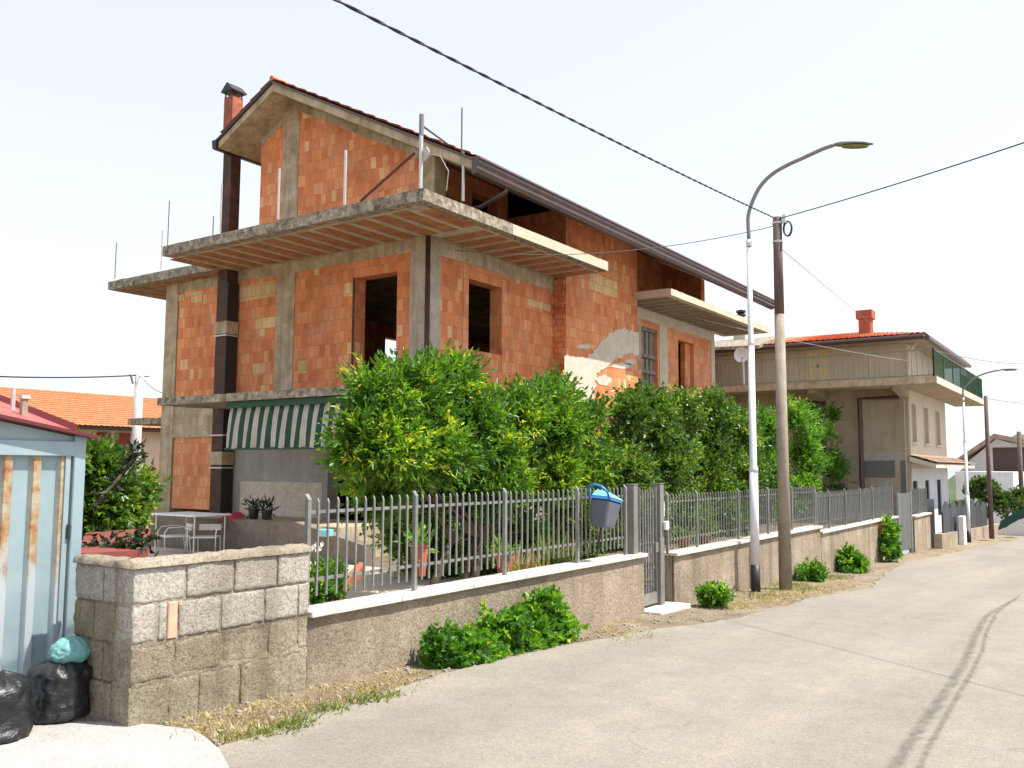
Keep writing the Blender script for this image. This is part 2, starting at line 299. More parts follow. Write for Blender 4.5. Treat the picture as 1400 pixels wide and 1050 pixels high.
# ------------------------------------------------------------------ mesh helpers
class MB:
    def __init__(s): s.v = []; s.f = []
    def add(s, vs, fs):
        o = len(s.v); s.v += [tuple(p) for p in vs]; s.f += [tuple(i+o for i in f) for f in fs]; return s
    def box(s, x0, x1, y0, y1, z0, z1):
        x0,x1 = sorted((x0,x1)); y0,y1 = sorted((y0,y1)); z0,z1 = sorted((z0,z1))
        return s.add([(x0,y0,z0),(x1,y0,z0),(x1,y1,z0),(x0,y1,z0),(x0,y0,z1),(x1,y0,z1),(x1,y1,z1),(x0,y1,z1)],
              [(0,3,2,1),(4,5,6,7),(0,1,5,4),(1,2,6,5),(2,3,7,6),(3,0,4,7)])
    def prism(s, poly, axis, a, b):
        """poly: 2-D points (the two other axes in order), extruded along axis from a to b"""
        n = len(poly); vs = []
        for t in (a, b):
            for p in poly:
                vs.append({'x':(t,p[0],p[1]),'y':(p[0],t,p[1]),'z':(p[0],p[1],t)}[axis])
        fs = [tuple(range(n))[::-1], tuple(range(n,2*n))]+[(i,(i+1)%n,n+(i+1)%n,n+i) for i in range(n)]
        return s.add(vs, fs)
    def tube(s, pts, r, seg=8, caps=True):
        pts = [Vector(p) for p in pts]; n = len(pts); rs = r if isinstance(r, (list,tuple)) else [r]*n
        vs = []; fs = []; prev = None
        for i, p in enumerate(pts):
            d = (pts[min(i+1,n-1)]-pts[max(i-1,0)]).normalized()
            a = prev if prev is not None else (Vector((1,0,0)) if abs(d.x) < .9 else Vector((0,1,0)))
            a = (a - d*a.dot(d)).normalized(); prev = a; b = d.cross(a)
            for k in range(seg):
                t = 2*PI*k/seg; vs.append(p+(a*math.cos(t)+b*math.sin(t))*rs[i])
        for i in range(n-1):
            for k in range(seg):
                k2 = (k+1)%seg; fs.append((i*seg+k, i*seg+k2, (i+1)*seg+k2, (i+1)*seg+k))
        if caps: fs += [tuple(range(seg))[::-1], tuple(range((n-1)*seg, n*seg))]
        return s.add(vs, fs)
    def sqbar(s, p0, p1, w, d=None):
        return s.tube([p0, p1], w*.707, 4)
    def lathe(s, prof, c, seg=20):
        vs = []; fs = []
        for r, z in prof:
            for k in range(seg): t = 2*PI*k/seg; vs.append((c[0]+r*math.cos(t), c[1]+r*math.sin(t), c[2]+z))
        for i in range(len(prof)-1):
            for k in range(seg):
                k2 = (k+1)%seg; fs.append((i*seg+k, i*seg+k2, (i+1)*seg+k2, (i+1)*seg+k))
        fs += [tuple(range(seg))[::-1], tuple(range((len(prof)-1)*seg, len(prof)*seg))]
        return s.add(vs, fs)
    def panel(s, ax, p0, p1, a0, a1, z0, z1, holes=()):
        """wall slab between planes p0 and p1 of axis ax, spanning a0..a1 and z0..z1, with rectangular holes (a,b,z,z)"""
        As = sorted({a0,a1,*[min(max(h[i],a0),a1) for h in holes for i in (0,1)]}); Zs = sorted({z0,z1,*[min(max(h[i],z0),z1) for h in holes for i in (2,3)]})
        def solid(i, j):
            if i < 0 or j < 0 or i >= len(As)-1 or j >= len(Zs)-1: return False
            a = (As[i]+As[i+1])/2; z = (Zs[j]+Zs[j+1])/2
            return not any(h[0] < a < h[1] and h[2] < z < h[3] for h in holes)
        P = lambda p, a, z: (p,a,z) if ax == 'x' else (a,p,z)
        for i in range(len(As)-1):
            for j in range(len(Zs)-1):
                if not solid(i,j): continue
                a,b,c,d = As[i],As[i+1],Zs[j],Zs[j+1]
                q = [P(p0,a,c),P(p0,b,c),P(p0,b,d),P(p0,a,d),P(p1,a,c),P(p1,b,c),P(p1,b,d),P(p1,a,d)]
                fs = [(0,1,2,3),(7,6,5,4)]
                if not solid(i,j-1): fs.append((0,4,5,1))
                if not solid(i+1,j): fs.append((1,5,6,2))
                if not solid(i,j+1): fs.append((2,6,7,3))
                if not solid(i-1,j): fs.append((3,7,4,0))
                s.add(q, fs)
        return s
    def build(s, name, mat, parent=None, smooth=False, bevel=0, merge=False):
        me = bpy.data.meshes.new(name)
        off = Vector(parent['_w']) if parent is not None else Vector((0,0,0))
        me.from_pydata([tuple(Vector(p)-off) for p in s.v], [], s.f); 
        import bmesh
        bm = bmesh.new(); bm.from_mesh(me)
        if merge: bmesh.ops.remove_doubles(bm, verts=bm.verts, dist=1e-4)
        bmesh.ops.recalc_face_normals(bm, faces=bm.faces)
        if bevel: bmesh.ops.bevel(bm, geom=bm.edges[:], offset=bevel, segments=1, affect='EDGES', clamp_overlap=True)
        bm.to_mesh(me); bm.free()
        me.materials.append(M[mat] if isinstance(mat, str) else mat)
        if smooth: me.polygons.foreach_set('use_smooth', [True]*len(me.polygons))
        o = bpy.data.objects.new(name, me); C.objects.link(o)
        if parent is not None: o.parent = parent
        o['_w'] = tuple(off); return o

def thing(name, loc, label, cat, group=None):
    o = bpy.data.objects.new(name, None); C.objects.link(o); o.location = loc; o['_w'] = tuple(loc)
    o['label'] = label; o['category'] = cat
    if group: o['group'] = group
    return o
def tag(o, label, cat, group=None):
    o['label'] = label; o['category'] = cat
    if group: o['group'] = group
    return o
def kind(o, k): o['kind'] = k; return o
def dup(root, loc, rz=0, label=None, scale=None):
    r = root.copy(); C.objects.link(r); r.location = loc; r.rotation_euler = (0,0,rz); r['_w'] = tuple(loc)
    if label: r['label'] = label
    if scale: r.scale = scale
    for ch in list(root.children):
        c = ch.copy(); C.objects.link(c); c.parent = r
        for g in ch.children:
            d = g.copy(); C.objects.link(d); d.parent = c
    return r

def nz(p, s): return noise.noise(Vector(p)*s)
def rough_blocks(boxes, name, mat, parent, amp=.0036, cuts=9):
    import bmesh
    bm = bmesh.new(); off = Vector(parent['_w'])
    for (x0,x1,y0,y1,z0,z1) in boxes:
        t = bmesh.new(); bmesh.ops.create_cube(t, size=1)
        for v in t.verts: v.co = Vector(((x0+x1)/2+v.co.x*(x1-x0),(y0+y1)/2+v.co.y*(y1-y0),(z0+z1)/2+v.co.z*(z1-z0)))
        bmesh.ops.bevel(t, geom=t.edges[:], offset=.007, segments=1, affect='EDGES')
        bmesh.ops.subdivide_edges(t, edges=[e for e in t.edges if e.calc_length() > .05], cuts=cuts, use_grid_fill=True)
        t.normal_update()
        for v in t.verts:
            c = v.co; e = min(abs(c.x-x0),abs(c.x-x1)) if True else 0; ez = min(abs(c.z-z0),abs(c.z-z1))
            k = 1+1.6*math.exp(-(min(e,ez)/.02)**2)
            v.co = c + v.normal*(amp*(nz(c,14)*.8+nz(c,55)*.9-.25)*k); v.co -= off
        me_ = bpy.data.meshes.new('tmp'); t.to_mesh(me_); t.free(); bm.from_mesh(me_); bpy.data.meshes.remove(me_)
    me = bpy.data.meshes.new(name); bm.to_mesh(me); bm.free(); me.materials.append(M[mat])
    me.polygons.foreach_set('use_smooth', [True]*len(me.polygons))
    o = bpy.data.objects.new(name, me); C.objects.link(o); o.parent = parent; o['_w'] = tuple(off); return o

# ------------------------------------------------------------------ foliage
def leaf_object(name, mat, P, D, L, W, tone, parent=None, fold=.25, droop=.15, up=None):
    n = len(P); S = rng.normal(size=(n,3))
    if up is not None: S = np.cross(D, np.array([0,0,1.0])+rng.normal(size=(n,3))*up)
    else: S = np.cross(D, S)
    S /= np.linalg.norm(S, axis=1, keepdims=True)+1e-9
    Nn = np.cross(S, D)
    L = L[:,None]; W = W[:,None]
    a = P; b = P+D*L*.42+S*W*.5+Nn*W*fold; c = P+D*L-Nn*L*droop; d = P+D*L*.42-S*W*.5+Nn*W*fold
    V = np.stack([a,b,c,d], 1).reshape(-1,3)
    off = np.array(parent['_w']) if parent is not None else np.zeros(3)
    V = V-off
    me = bpy.data.meshes.new(name); me.vertices.add(4*n); me.vertices.foreach_set('co', V.astype(np.float32).ravel())
    i = np.arange(n)*4
    T = np.stack([i,i+1,i+2, i,i+2,i+3], 1).ravel()
    me.loops.add(6*n); me.loops.foreach_set('vertex_index', T.astype(np.int32))
    me.polygons.add(2*n); me.polygons.foreach_set('loop_start', (np.arange(2*n)*3).astype(np.int32))
    at_ = me.attributes.new('tone','FLOAT','POINT'); at_.data.foreach_set('value', np.repeat(tone,4).astype(np.float32))
    me.update(calc_edges=True); me.validate()
    me.materials.append(M[mat])
    o = bpy.data.objects.new(name, me); C.objects.link(o)
    if parent is not None: o.parent = parent
    o['_w'] = tuple(off); return o
def unit(a): return a/(np.linalg.norm(a, axis=-1, keepdims=True)+1e-9)
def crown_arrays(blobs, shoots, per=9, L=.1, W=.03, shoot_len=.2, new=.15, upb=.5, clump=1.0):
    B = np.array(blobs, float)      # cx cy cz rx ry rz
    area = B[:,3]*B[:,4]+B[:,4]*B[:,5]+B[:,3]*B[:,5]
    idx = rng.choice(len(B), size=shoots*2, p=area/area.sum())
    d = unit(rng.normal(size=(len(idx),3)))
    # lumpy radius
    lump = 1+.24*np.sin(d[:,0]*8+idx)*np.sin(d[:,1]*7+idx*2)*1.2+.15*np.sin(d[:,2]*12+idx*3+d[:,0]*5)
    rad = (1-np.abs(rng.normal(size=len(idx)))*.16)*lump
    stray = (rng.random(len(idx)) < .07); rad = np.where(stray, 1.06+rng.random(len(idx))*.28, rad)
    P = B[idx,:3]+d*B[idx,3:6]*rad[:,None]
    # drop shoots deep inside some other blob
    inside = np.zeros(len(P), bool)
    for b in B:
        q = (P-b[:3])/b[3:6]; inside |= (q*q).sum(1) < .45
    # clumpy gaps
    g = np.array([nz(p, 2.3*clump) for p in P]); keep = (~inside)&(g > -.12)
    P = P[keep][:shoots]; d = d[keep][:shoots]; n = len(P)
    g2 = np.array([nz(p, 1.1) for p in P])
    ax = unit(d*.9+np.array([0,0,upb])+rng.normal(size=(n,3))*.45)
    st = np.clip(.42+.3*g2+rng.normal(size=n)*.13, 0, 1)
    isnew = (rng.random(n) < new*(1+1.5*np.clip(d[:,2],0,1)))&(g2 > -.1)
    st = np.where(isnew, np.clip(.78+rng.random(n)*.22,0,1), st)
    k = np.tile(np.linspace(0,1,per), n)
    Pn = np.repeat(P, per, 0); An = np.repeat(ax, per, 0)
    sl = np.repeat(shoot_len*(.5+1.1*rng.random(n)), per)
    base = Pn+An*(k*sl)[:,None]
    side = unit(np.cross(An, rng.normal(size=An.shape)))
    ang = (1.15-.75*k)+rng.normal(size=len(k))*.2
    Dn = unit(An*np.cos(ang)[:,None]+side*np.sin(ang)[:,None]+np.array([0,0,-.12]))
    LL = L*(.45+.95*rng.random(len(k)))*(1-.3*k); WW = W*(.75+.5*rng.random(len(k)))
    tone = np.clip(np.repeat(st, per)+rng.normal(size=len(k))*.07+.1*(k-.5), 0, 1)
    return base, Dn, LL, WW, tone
def clumps(blobs, k, f, seed=0):
    out = []
    for i,b in enumerate(blobs):
        c = np.array(b[:3]); rr = np.array(b[3:6])
        for j in range(k):
            # spread directions evenly, jittered
            z_ = 1-2*(j+.5)/k; ph = j*2.399963+i*1.7+seed; d = np.array([math.sqrt(1-z_*z_)*math.cos(ph), math.sqrt(1-z_*z_)*math.sin(ph), z_])
            d = d+rng.normal(size=3)*.18; d /= np.linalg.norm(d)
            if d[2] < -.75: continue
            q = c+d*rr*rng.uniform(.58,.86); g = f*rng.uniform(.6,1.3)
            out.append((*q, *(rr*g*np.array([1,1,.85]))))
    return out
def tree(name, label, cat, blobs, mat, shoots, base, group=None, per=9, L=.1, W=.03, new=.15, stems=1, inner=.25, trunk_r=.07, upb=.5, shoot_len=.2, clump_n=12):
    t = thing(name, base, label, cat, group)
    a = crown_arrays(clumps(blobs, clump_n, .34) if clump_n else blobs, shoots, per, L, W, shoot_len, new, upb)
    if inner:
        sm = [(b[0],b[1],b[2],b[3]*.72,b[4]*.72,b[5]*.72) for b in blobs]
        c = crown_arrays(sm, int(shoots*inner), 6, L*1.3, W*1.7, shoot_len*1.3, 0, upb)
        c = (c[0],c[1],c[2],c[3],c[4]*.45)  # inner leaves toned down: the crown's inner shade put into their colour
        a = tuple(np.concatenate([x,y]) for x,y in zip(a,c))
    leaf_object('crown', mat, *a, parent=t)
    mb = MB(); cen = np.array(blobs)[:,:3].mean(0)
    for s in range(stems):
        b0 = Vector(base)+Vector((random.uniform(-.15,.15)*(stems>1)*3, random.uniform(-.1,.1), 0))
        fork = Vector((cen[0]*.3+b0.x*.7, cen[1]*.3+b0.y*.7, b0.z+(cen[2]-b0.z)*.45))
        mb.tube([b0, (b0+fork)/2+Vector((.04,.03,0)), fork], [trunk_r,trunk_r*.85,trunk_r*.75], 8)
        for b in blobs[s::stems]:
            e = Vector(b[:3]); m_ = (fork+e)/2+Vector((random.uniform(-.1,.1),random.uniform(-.1,.1),.08))
            mb.tube([fork, m_, e], [trunk_r*.5,trunk_r*.33,trunk_r*.15], 6)
    mb.build('trunk', 'bark', t, smooth=True)
    return t
def pblobs(lst, Y, squash=.9, depth=1.0, ax='y'):
    out = []
    for q in lst:
        u,v,r = q[:3]; y = Y+(q[3] if len(q) > 3 else 0)
        p = at(u,v,ax,y); m = pxm(p,r); out.append((p.x,p.y,p.z,m,m*depth,m*squash))
    return out

# ------------------------------------------------------------------ ground heights
GX = [-40,0,3,5,10.7,14,19,25,38,45,60,90,200]; GZ = [-1.2,-1.58,-1.645,-1.70,-1.90,-1.98,-2.2,-2.4,-2.75,-3.0,-3.35,-4.6,-10]
def gz(x): return float(np.interp(x, GX, GZ))
def sheet(name, poly_rows, mat, dz=0, jag=0):
    """strip: list of (x, y_a, y_b) rows laid at ground height + dz"""
    mb = MB(); vs = []; fs = []; K = 12
    for x, ya, yb in poly_rows:
        for k in range(K+1): y = ya+(yb-ya)*k/K; vs.append((x, y, gz(x)+dz))
    for i in range(len(poly_rows)-1):
        for k in range(K): a = i*(K+1)+k; fs.append((a,a+K+1,a+K+2,a+1))
    mb.add(vs, fs); return mb.build(name, mat, smooth=True)
xs = np.concatenate([np.linspace(-40,30,141), np.linspace(31,200,86)])
kind(sheet('ground', [(x,-60,5.36) for x in xs], 'verge', 0), 'structure')
EX = [-40,3.0,3.7,4.6,5.85,7.87,9.23,11.04,13.5,16.6,20,24.4,31.6,40,60,200]; EY = [4.4,4.4,4.50,4.62,4.74,4.70,4.5,4.12,4.0,3.72,4.25,4.62,4.2,3.7,3.6,3.6]
rx = np.concatenate([np.arange(-40,2,1.0), np.arange(2,22,.05), np.arange(22,60,.3), np.arange(60,200,3)])
kind(sheet('road', [(x,-60,float(np.interp(x,EX,EY))+.10*nz((x,0,0),1.2)+.05*nz((x,5,0),5)+.02*nz((x,9,0),17)) for x in rx], 'asphalt', .012), 'structure')
# terrain behind everything
mb = MB(); vs = []; fs = []
gx = list(np.linspace(-60,240,61)); gy = [6.5,12,20,30,45,70,110,180,300,600]
for x in gx:
    for y in gy: vs.append((x, y, gz(x)-.25-.02*max(0,min(y,110)-20)))
for i in range(len(gx)-1):
    for j in range(len(gy)-1): a = i*len(gy)+j; fs.append((a,a+len(gy),a+len(gy)+1,a+1))
mb.add(vs, fs); kind(mb.build('terrain','terrain',smooth=True), 'structure')
mb = MB(); mb.box(4.9,26.6,5.36,18.3,-2.6,-1.62); kind(mb.build('yard','earth'),'structure')
mb = MB(); mb.box(5.7,10.5,6.2,16.0,-1.7,-1.60); kind(mb.build('patio','patio'),'structure')
# white concrete pad at the bottom left
pp = [(-200,1020),(0,1001),(60,994),(140,992),(205,995),(262,1001),(280,1012),(300,1030),(316,1062),(330,1120),(100,1400),(-400,1300)]
vs = []
for u,v in pp:
    p = at(u,v,'z',-1.66); vs.append((p.x,p.y))
mb = MB(); n = len(vs); mb.add([(x,y,gz(x)+.02) for x,y in vs]+[(x,y,gz(x)-.1) for x,y in vs], [tuple(range(n))]+[(i,(i+1)%n,n+(i+1)%n,n+i) for i in range(n)])
kind(mb.build('concrete_pad','pad'),'structure')
# dark streaks on the road, fading out at their edges
def ribbon(name, pix, mat, dz):
    mb = MB(); vs = []; fd = []; prof=(0,.35,.9,1,.9,.35,0); K=len(prof)
    for i,(u,v,w) in enumerate(pix):
        p = at(u,v,'z',-1.62)
        for _ in range(3): p = at(u,v,'z',gz(p.x)+dz)
        q = at(u+w,v,'z',p.z); e = min(1,i/6,(len(pix)-1-i)/6)
        for k in range(K): vs.append(tuple(p.lerp(q,k/(K-1)))); fd.append(prof[k]*e)
    fs = [(K*i+k,K*i+k+1,K*i+K+k+1,K*i+K+k) for i in range(len(pix)-1) for k in range(K-1)]
    mb.add(vs, fs); o = kind(mb.build(name, mat),'structure'); a_ = o.data.attributes.new('fade','FLOAT','POINT'); a_.data.foreach_set('value', fd); return o
def dense(pts, n=60, j=1.5):
    out = []
    for k in range(n):
        t = k/(n-1)*(len(pts)-1); i = min(int(t), len(pts)-2); f = t-i; f2 = f
        a, b = pts[i], pts[i+1]
        out.append((a[0]+(b[0]-a[0])*f2+j*nz((k*.37,a[0],0),1), a[1]+(b[1]-a[1])*f2, (a[2]+(b[2]-a[2])*f2)*(1+.5*nz((k*.9,3,0),1))))
    return out
ribbon('tar_streak', dense([(1392,814,8),(1364,828,12),(1340,843,14),(1326,866,17),(1312,900,18),(1288,935,24),(1258,975,28),(1228,1015,30),(1186,1075,36)],90,1), 'tar', .017)
ribbon('tar_streak', dense([(1400,806,6),(1358,838,8),(1344,865,9),(1338,890,9),(1322,920,12),(1300,955,14),(1280,990,15),(1262,1020,16),(1236,1075,18)],90,1), 'tar', .018)
#ribbon('road_joint', dense([(990,862,2),(1100,893,2),(1200,925,2.4),(1300,958,2.6),(1420,998,3)],60,.8), 'dark_mark', .018)

# ------------------------------------------------------------------ unfinished brick house
XC, YC, YL, XE = 12.54, 10.54, 18.5, 26.7
XS, YS, ZS, TS = 10.73, 9.14, 4.496, .203        # big upper balcony slab
Z1 = 1.35
H = thing('unfinished_house', (XC,YC,-1.7), 'two storey unfinished house of bare orange hollow brick with jutting concrete balcony slabs', 'house')
back0, back1 = at(517,462,'y',YL), at(548,512,'y',YL)
gd = (11.30,12.42,Z1,3.72)
# gable wall lower and upper storey, X = XC
MB().panel('x', XC, XC+.3, YC+.35, YL-.35, Z1, 4.05, [gd]).build('gable_wall','brick',H)
MB().panel('x', XC+.02, XC+.3, 16.35, YL-.35, -1.0, .62, []).build('ground_floor_panel','brick_smooth',H)
MB().panel('x', XC, XC+.3, YC+.35, 16.3, -1.6, 1.1, [(YC+.5,13.06,-1.6,.7)]).build('ground_floor_wall','render_grey',H)
MB().box(XC-.012,XC,13.2,15.7,-1.2,-.35).build('whitewash_patch','plaster_patch',H)
# concrete ring beam, columns
MB().panel('x', XC-.01, XC+.3, YC+.35, YL+.1, 4.05, ZS-TS, []).build('ring_beam','concrete',H)
MB().panel('x', XC-.01, XC+.3, 15.9, YL-.3, .62, 1.12, []).build('ring_beam','concrete',H)
MB().panel('y', YC-.01, YC+.3, XC+.35, 17.0, 4.0, ZS-TS, []).build('ring_beam','concrete',H)
def col(x0,x1,y0,y1,z0,z1,mat='concrete'): return MB().box(x0,x1,y0,y1,z0,z1).build('column',mat,H)
col(XC-.02,XC+.36,YL-.32,YL+.14,-1.6,4.30)
col(XC-.02,XC+.3,14.16,14.72,Z1,4.05-.001)
col(XC-.02,XC+.36,YC-.02,YC+.42,-1.6,ZS-TS-.25,'column_pale'); col(XC-.02,XC+.36,YC-.02,YC+.42,ZS-TS-.249,ZS-TS)
# street wall
sw = (13.80,14.94,2.30,3.72)
MB().panel('y', YC, YC+.3, XC+.36, 17.02, Z1, 4.0, [sw]).build('street_wall','brick',H)
MB().panel('y', YC+.02, YC+.3, XC+.36, 17.02, -1.6, Z1, []).build('street_wall_ground','render_grey',H)
# broken brick side of the bay, then bay up to the eaves
BX0, BX1, BY = 17.02, 20.62, 10.22
MB().panel('y', BY, YC+.3, BX0, BX1, -1.6, 5.9, []).build('projecting_bay','brick',H)
for k in range(11):
    z = 1.5+k*.26
    MB().box(BX0-.035-.03*random.random(), BX0-.002, BY+.02+.05*random.random(), YC-.02, z+.02, z+.13).build('toothing_brick','brick',H)
# right part of the street wall
rw = (21.5,22.5,1.9,3.8); rd = (23.9,25.05,Z1,3.72)
MB().panel('y', YC, YC+.3, BX1, XE-.3, Z1, 4.0, [rw,rd]).build('street_wall','brick_smooth',H)
MB().panel('y', YC-.01, YC+.3, BX1, XE, 4.0, ZS-TS, []).build('ring_beam','slab_pale',H)
MB().panel('y', YC+.02, YC+.3, BX1, XE, -1.8, Z1, []).build('street_wall_ground','render_grey',H)
col(22.6,23.15,YC-.02,YC+.3,Z1,3.999,'slab_pale'); col(XE-.3,XE,YC-.02,YC+.3,-1.8,3.999,'slab_pale'); col(BX1,21.45,YC-.015,YC+.3,2.6,3.999)
MB().panel('x', XE-.3, XE-.002, YC+.3, YL, -1.8, 4.3, []).build('side_wall','brick',H)
bh = (back0.x, back1.x, back1.z, back0.z)
MB().panel('y', YL-.3, YL, XC+.36, XE, -1.8, 4.3, [bh]).build('rear_wall','brick',H)
# interior floor slab, ceiling slab
MB().box(XC+.02,XE-.02,YC+.05,YL-.05,Z1-.25,Z1-.01).build('floor_slab','concrete',H)
MB().box(XC+.02,XE-.02,YC+.05,YL-.05,ZS-TS,ZS-.01).build('ceiling_slab','concrete',H)
# window frame of planks
fm = MB()
for z in (1.92,2.55,2.98,3.72): fm.box(21.5,22.5,YC+.05,YC+.12,z,z+.09)
for x in (21.5,21.75,22.0,22.25,22.42): fm.box(x,x+.17 if x<22.4 else x+.08,YC+.12,YC+.15,1.92,3.8)
fm.build('boarded_window','wood',H)
MB().box(24.62,25.02,YC+.1,YC+.24,Z1,3.7).build('door_reveal','brick',H)
# thin render strips round openings
def strip(ax, p, a0, a1, z0, z1, mat='plaster_patch', name='mortar_band', t=.012):
    mb = MB()
    if ax == 'x': mb.box(p-t,p,a0,a1,z0,z1)
    else: mb.box(a0,a1,p-t,p,z0,z1)
    return mb.build(name, mat, H)
strip('y',YC,13.62,13.79,1.4,3.95,'brick_smooth','jamb_band'); strip('y',YC,14.95,15.12,1.9,3.9,'brick_smooth','jamb_band')
strip('x',XC,12.42,12.47,Z1,3.72,'rust','jamb_band')
# yellow replacement bricks
def yb(ax,p,u0,v0,u1,v1):
    a,b = at(u0,v0,ax,p), at(u1,v1,ax,p); k = 1 if ax == 'x' else 0
    strip(ax,p,min(a[k],b[k]),max(a[k],b[k]),min(a.z,b.z),max(a.z,b.z),'brick_yellow','yellow_bricks',.006)
for q in ((326,392,377,405),(354,450,363,459),(350,436,376,447),(346,498,357,512),(408,494,419,510),(262,400,277,412),(471,388,482,404),(240,404,252,410)): yb('x',XC,*q)
yb('y',YC,721,408,752,426); yb('y',BY,806,372,844,408)
# pale plaster patch on the bay (irregular)
def patch(pix, name='plaster_patch', mat='plaster_patch', p=BY, t=.015):
    mb = MB(); P = [at(u,v,'y',p) for u,v in pix]; n = len(P)
    mb.add([(q.x,p-t,q.z) for q in P]+[(q.x,p+.001,q.z) for q in P],[tuple(range(n))]+[(i,(i+1)%n,n+(i+1)%n,n+i) for i in range(n)])
    return mb.build(name,mat,H)
pts = [(771,487),(800,489),(815,478),(822,466),(834,455),(846,449),(858,452),(873,455),(873,486),(862,484),(846,487),(834,498),(824,505),(815,512),(812,540),(800,570),(771,580)]
rp = []
for i in range(len(pts)):
    a,b = pts[i], pts[(i+1)%len(pts)]; k = max(1,int(math.dist(a,b)/1.6))
    for j in range(k):
        f = j/k; u = a[0]+(b[0]-a[0])*f; v = a[1]+(b[1]-a[1])*f
        if u > 773 and u < 872: u0=u; u += 4*nz((u0*.2,v*.2,0),1)+2.5*nz((u0*.9,v*.9,3),1); v += 4*nz((u0*.2,v*.2,7),1)+2.5*nz((u0*.9,v*.9,9),1)
        rp.append((u,v))
patch(rp)
for (u_,v_,w_,h_) in ((850,500,14,4),(826,520,10,7),(862,470+25,8,4),(800,474,12,3),(790,520,6,5)):
    patch([(u_+w_*math.cos(q)*(1+.5*nz((q*2,u_,0),1)), v_+h_*math.sin(q)*(1+.6*nz((q*2,v_,5),1))) for q in [2*PI*k/18 for k in range(18)]],t=.008)
# balcony slabs with ribbed undersides of hollow tiles
def slab(name, x0,x1,y0,y1,zt,t,mat='slab_edge'):
    """plain slab with a slightly uneven edge"""
    mb = MB(); vs = []; fs = []
    def edge(xa,ya,xb,yb):
        n = max(2,int(math.dist((xa,ya),(xb,yb))/.18)); return [(xa+(xb-xa)*k/n, ya+(yb-ya)*k/n) for k in range(n)]
    ring = edge(x0,y0,x1,y0)+edge(x1,y0,x1,y1)+edge(x1,y1,x0,y1)+edge(x0,y1,x0,y0); n = len(ring)
    for (x,y) in ring: vs.append((x+.012*nz((x,y,0),3), y+.012*nz((x,y,4),3), zt+.014*nz((x,y,8),4)))
    for (x,y) in ring: vs.append((x+.012*nz((x,y,1),3), y+.012*nz((x,y,5),3), zt-t+.010*nz((x,y,9),3)))
    fs = [tuple(range(n)), tuple(range(n,2*n))[::-1]]+[(i,(i+1)%n,n+(i+1)%n,n+i) for i in range(n)]
    mb.add(vs,fs); return mb.build(name,mat,H)
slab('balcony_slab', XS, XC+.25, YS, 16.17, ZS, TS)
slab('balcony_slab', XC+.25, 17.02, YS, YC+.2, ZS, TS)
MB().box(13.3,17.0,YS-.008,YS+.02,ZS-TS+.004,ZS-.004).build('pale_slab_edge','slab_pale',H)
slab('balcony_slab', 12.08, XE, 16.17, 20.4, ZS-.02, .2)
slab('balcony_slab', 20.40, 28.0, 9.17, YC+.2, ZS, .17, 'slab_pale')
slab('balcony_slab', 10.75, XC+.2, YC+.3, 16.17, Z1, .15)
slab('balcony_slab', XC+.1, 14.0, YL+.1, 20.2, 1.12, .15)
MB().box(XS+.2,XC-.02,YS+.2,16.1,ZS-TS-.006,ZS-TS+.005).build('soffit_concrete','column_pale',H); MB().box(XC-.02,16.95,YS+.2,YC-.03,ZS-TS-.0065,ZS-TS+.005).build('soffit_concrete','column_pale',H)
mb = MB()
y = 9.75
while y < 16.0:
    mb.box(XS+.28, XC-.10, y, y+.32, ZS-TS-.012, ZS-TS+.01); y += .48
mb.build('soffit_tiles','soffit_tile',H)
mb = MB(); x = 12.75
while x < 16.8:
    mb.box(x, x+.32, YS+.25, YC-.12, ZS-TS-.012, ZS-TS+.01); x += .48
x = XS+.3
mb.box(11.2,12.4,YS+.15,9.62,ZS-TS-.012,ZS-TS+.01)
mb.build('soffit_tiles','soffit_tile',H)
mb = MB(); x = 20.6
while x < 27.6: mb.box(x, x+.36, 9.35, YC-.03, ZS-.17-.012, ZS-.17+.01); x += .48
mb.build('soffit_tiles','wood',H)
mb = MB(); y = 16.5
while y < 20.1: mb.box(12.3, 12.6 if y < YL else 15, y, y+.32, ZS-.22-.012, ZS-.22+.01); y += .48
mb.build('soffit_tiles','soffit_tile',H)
# attic: gable wall with sloping top
AY0, AY1, RY, RZ = 10.43, 15.38, 14.25, 7.78; SL = .51
def rz(y): return RZ - SL*abs(y-RY)
mb = MB(); poly = [(AY0,ZS-.02),(AY1,ZS-.02),(AY1,rz(AY1)),(RY,RZ),(AY0,rz(AY0))]
mb.prism(poly,'x',XC,XC+.3); mb.build('attic_gable_wall','brick',H)
mb = MB(); mb.prism([(14.16,ZS),(14.66,ZS),(14.66,rz(14.66)-.002),(RY,RZ-.002),(14.16,rz(14.16)-.002)],'x',XC-.015,XC); mb.build('column','concrete',H)
mb = MB(); mb.prism([(AY0-.03,ZS),(AY0+.30,ZS),(AY0+.30,rz(AY0+.3)-.002),(AY0-.03,rz(AY0-.03)-.002)],'x',XC-.015,XC+.32); mb.build('column','concrete',H)
mb = MB(); t = .16
mb.prism([(AY0+.3,rz(AY0+.3)-t),(RY,RZ-t-.03),(AY1,rz(AY1)-t),(AY1,rz(AY1)-.002),(RY,RZ-.002),(AY0+.3,rz(AY0+.3)-.002)],'x',XC-.01,XC); mb.build('sloping_beam','concrete',H)
MB().panel('y', YC+1.3, YC+1.6, XC+.32, BX0-.0, ZS, rz(YC+1.3)-.02, [(15.6,16.6,4.6,6.2)]).build('attic_street_wall','brick',H)
MB().panel('y', YC+1.6, YC+1.8, BX1, XE-.31, ZS, rz(YC+1.6)-.02, []).build('attic_street_wall','brick',H)
mb = MB(); mb.prism([(AY0+.4,ZS-.02),(AY1,ZS-.02),(AY1,rz(AY1)-.02),(RY,RZ-.02),(AY0+.4,rz(AY0+.4)-.02)],'x',XE-.3,XE)
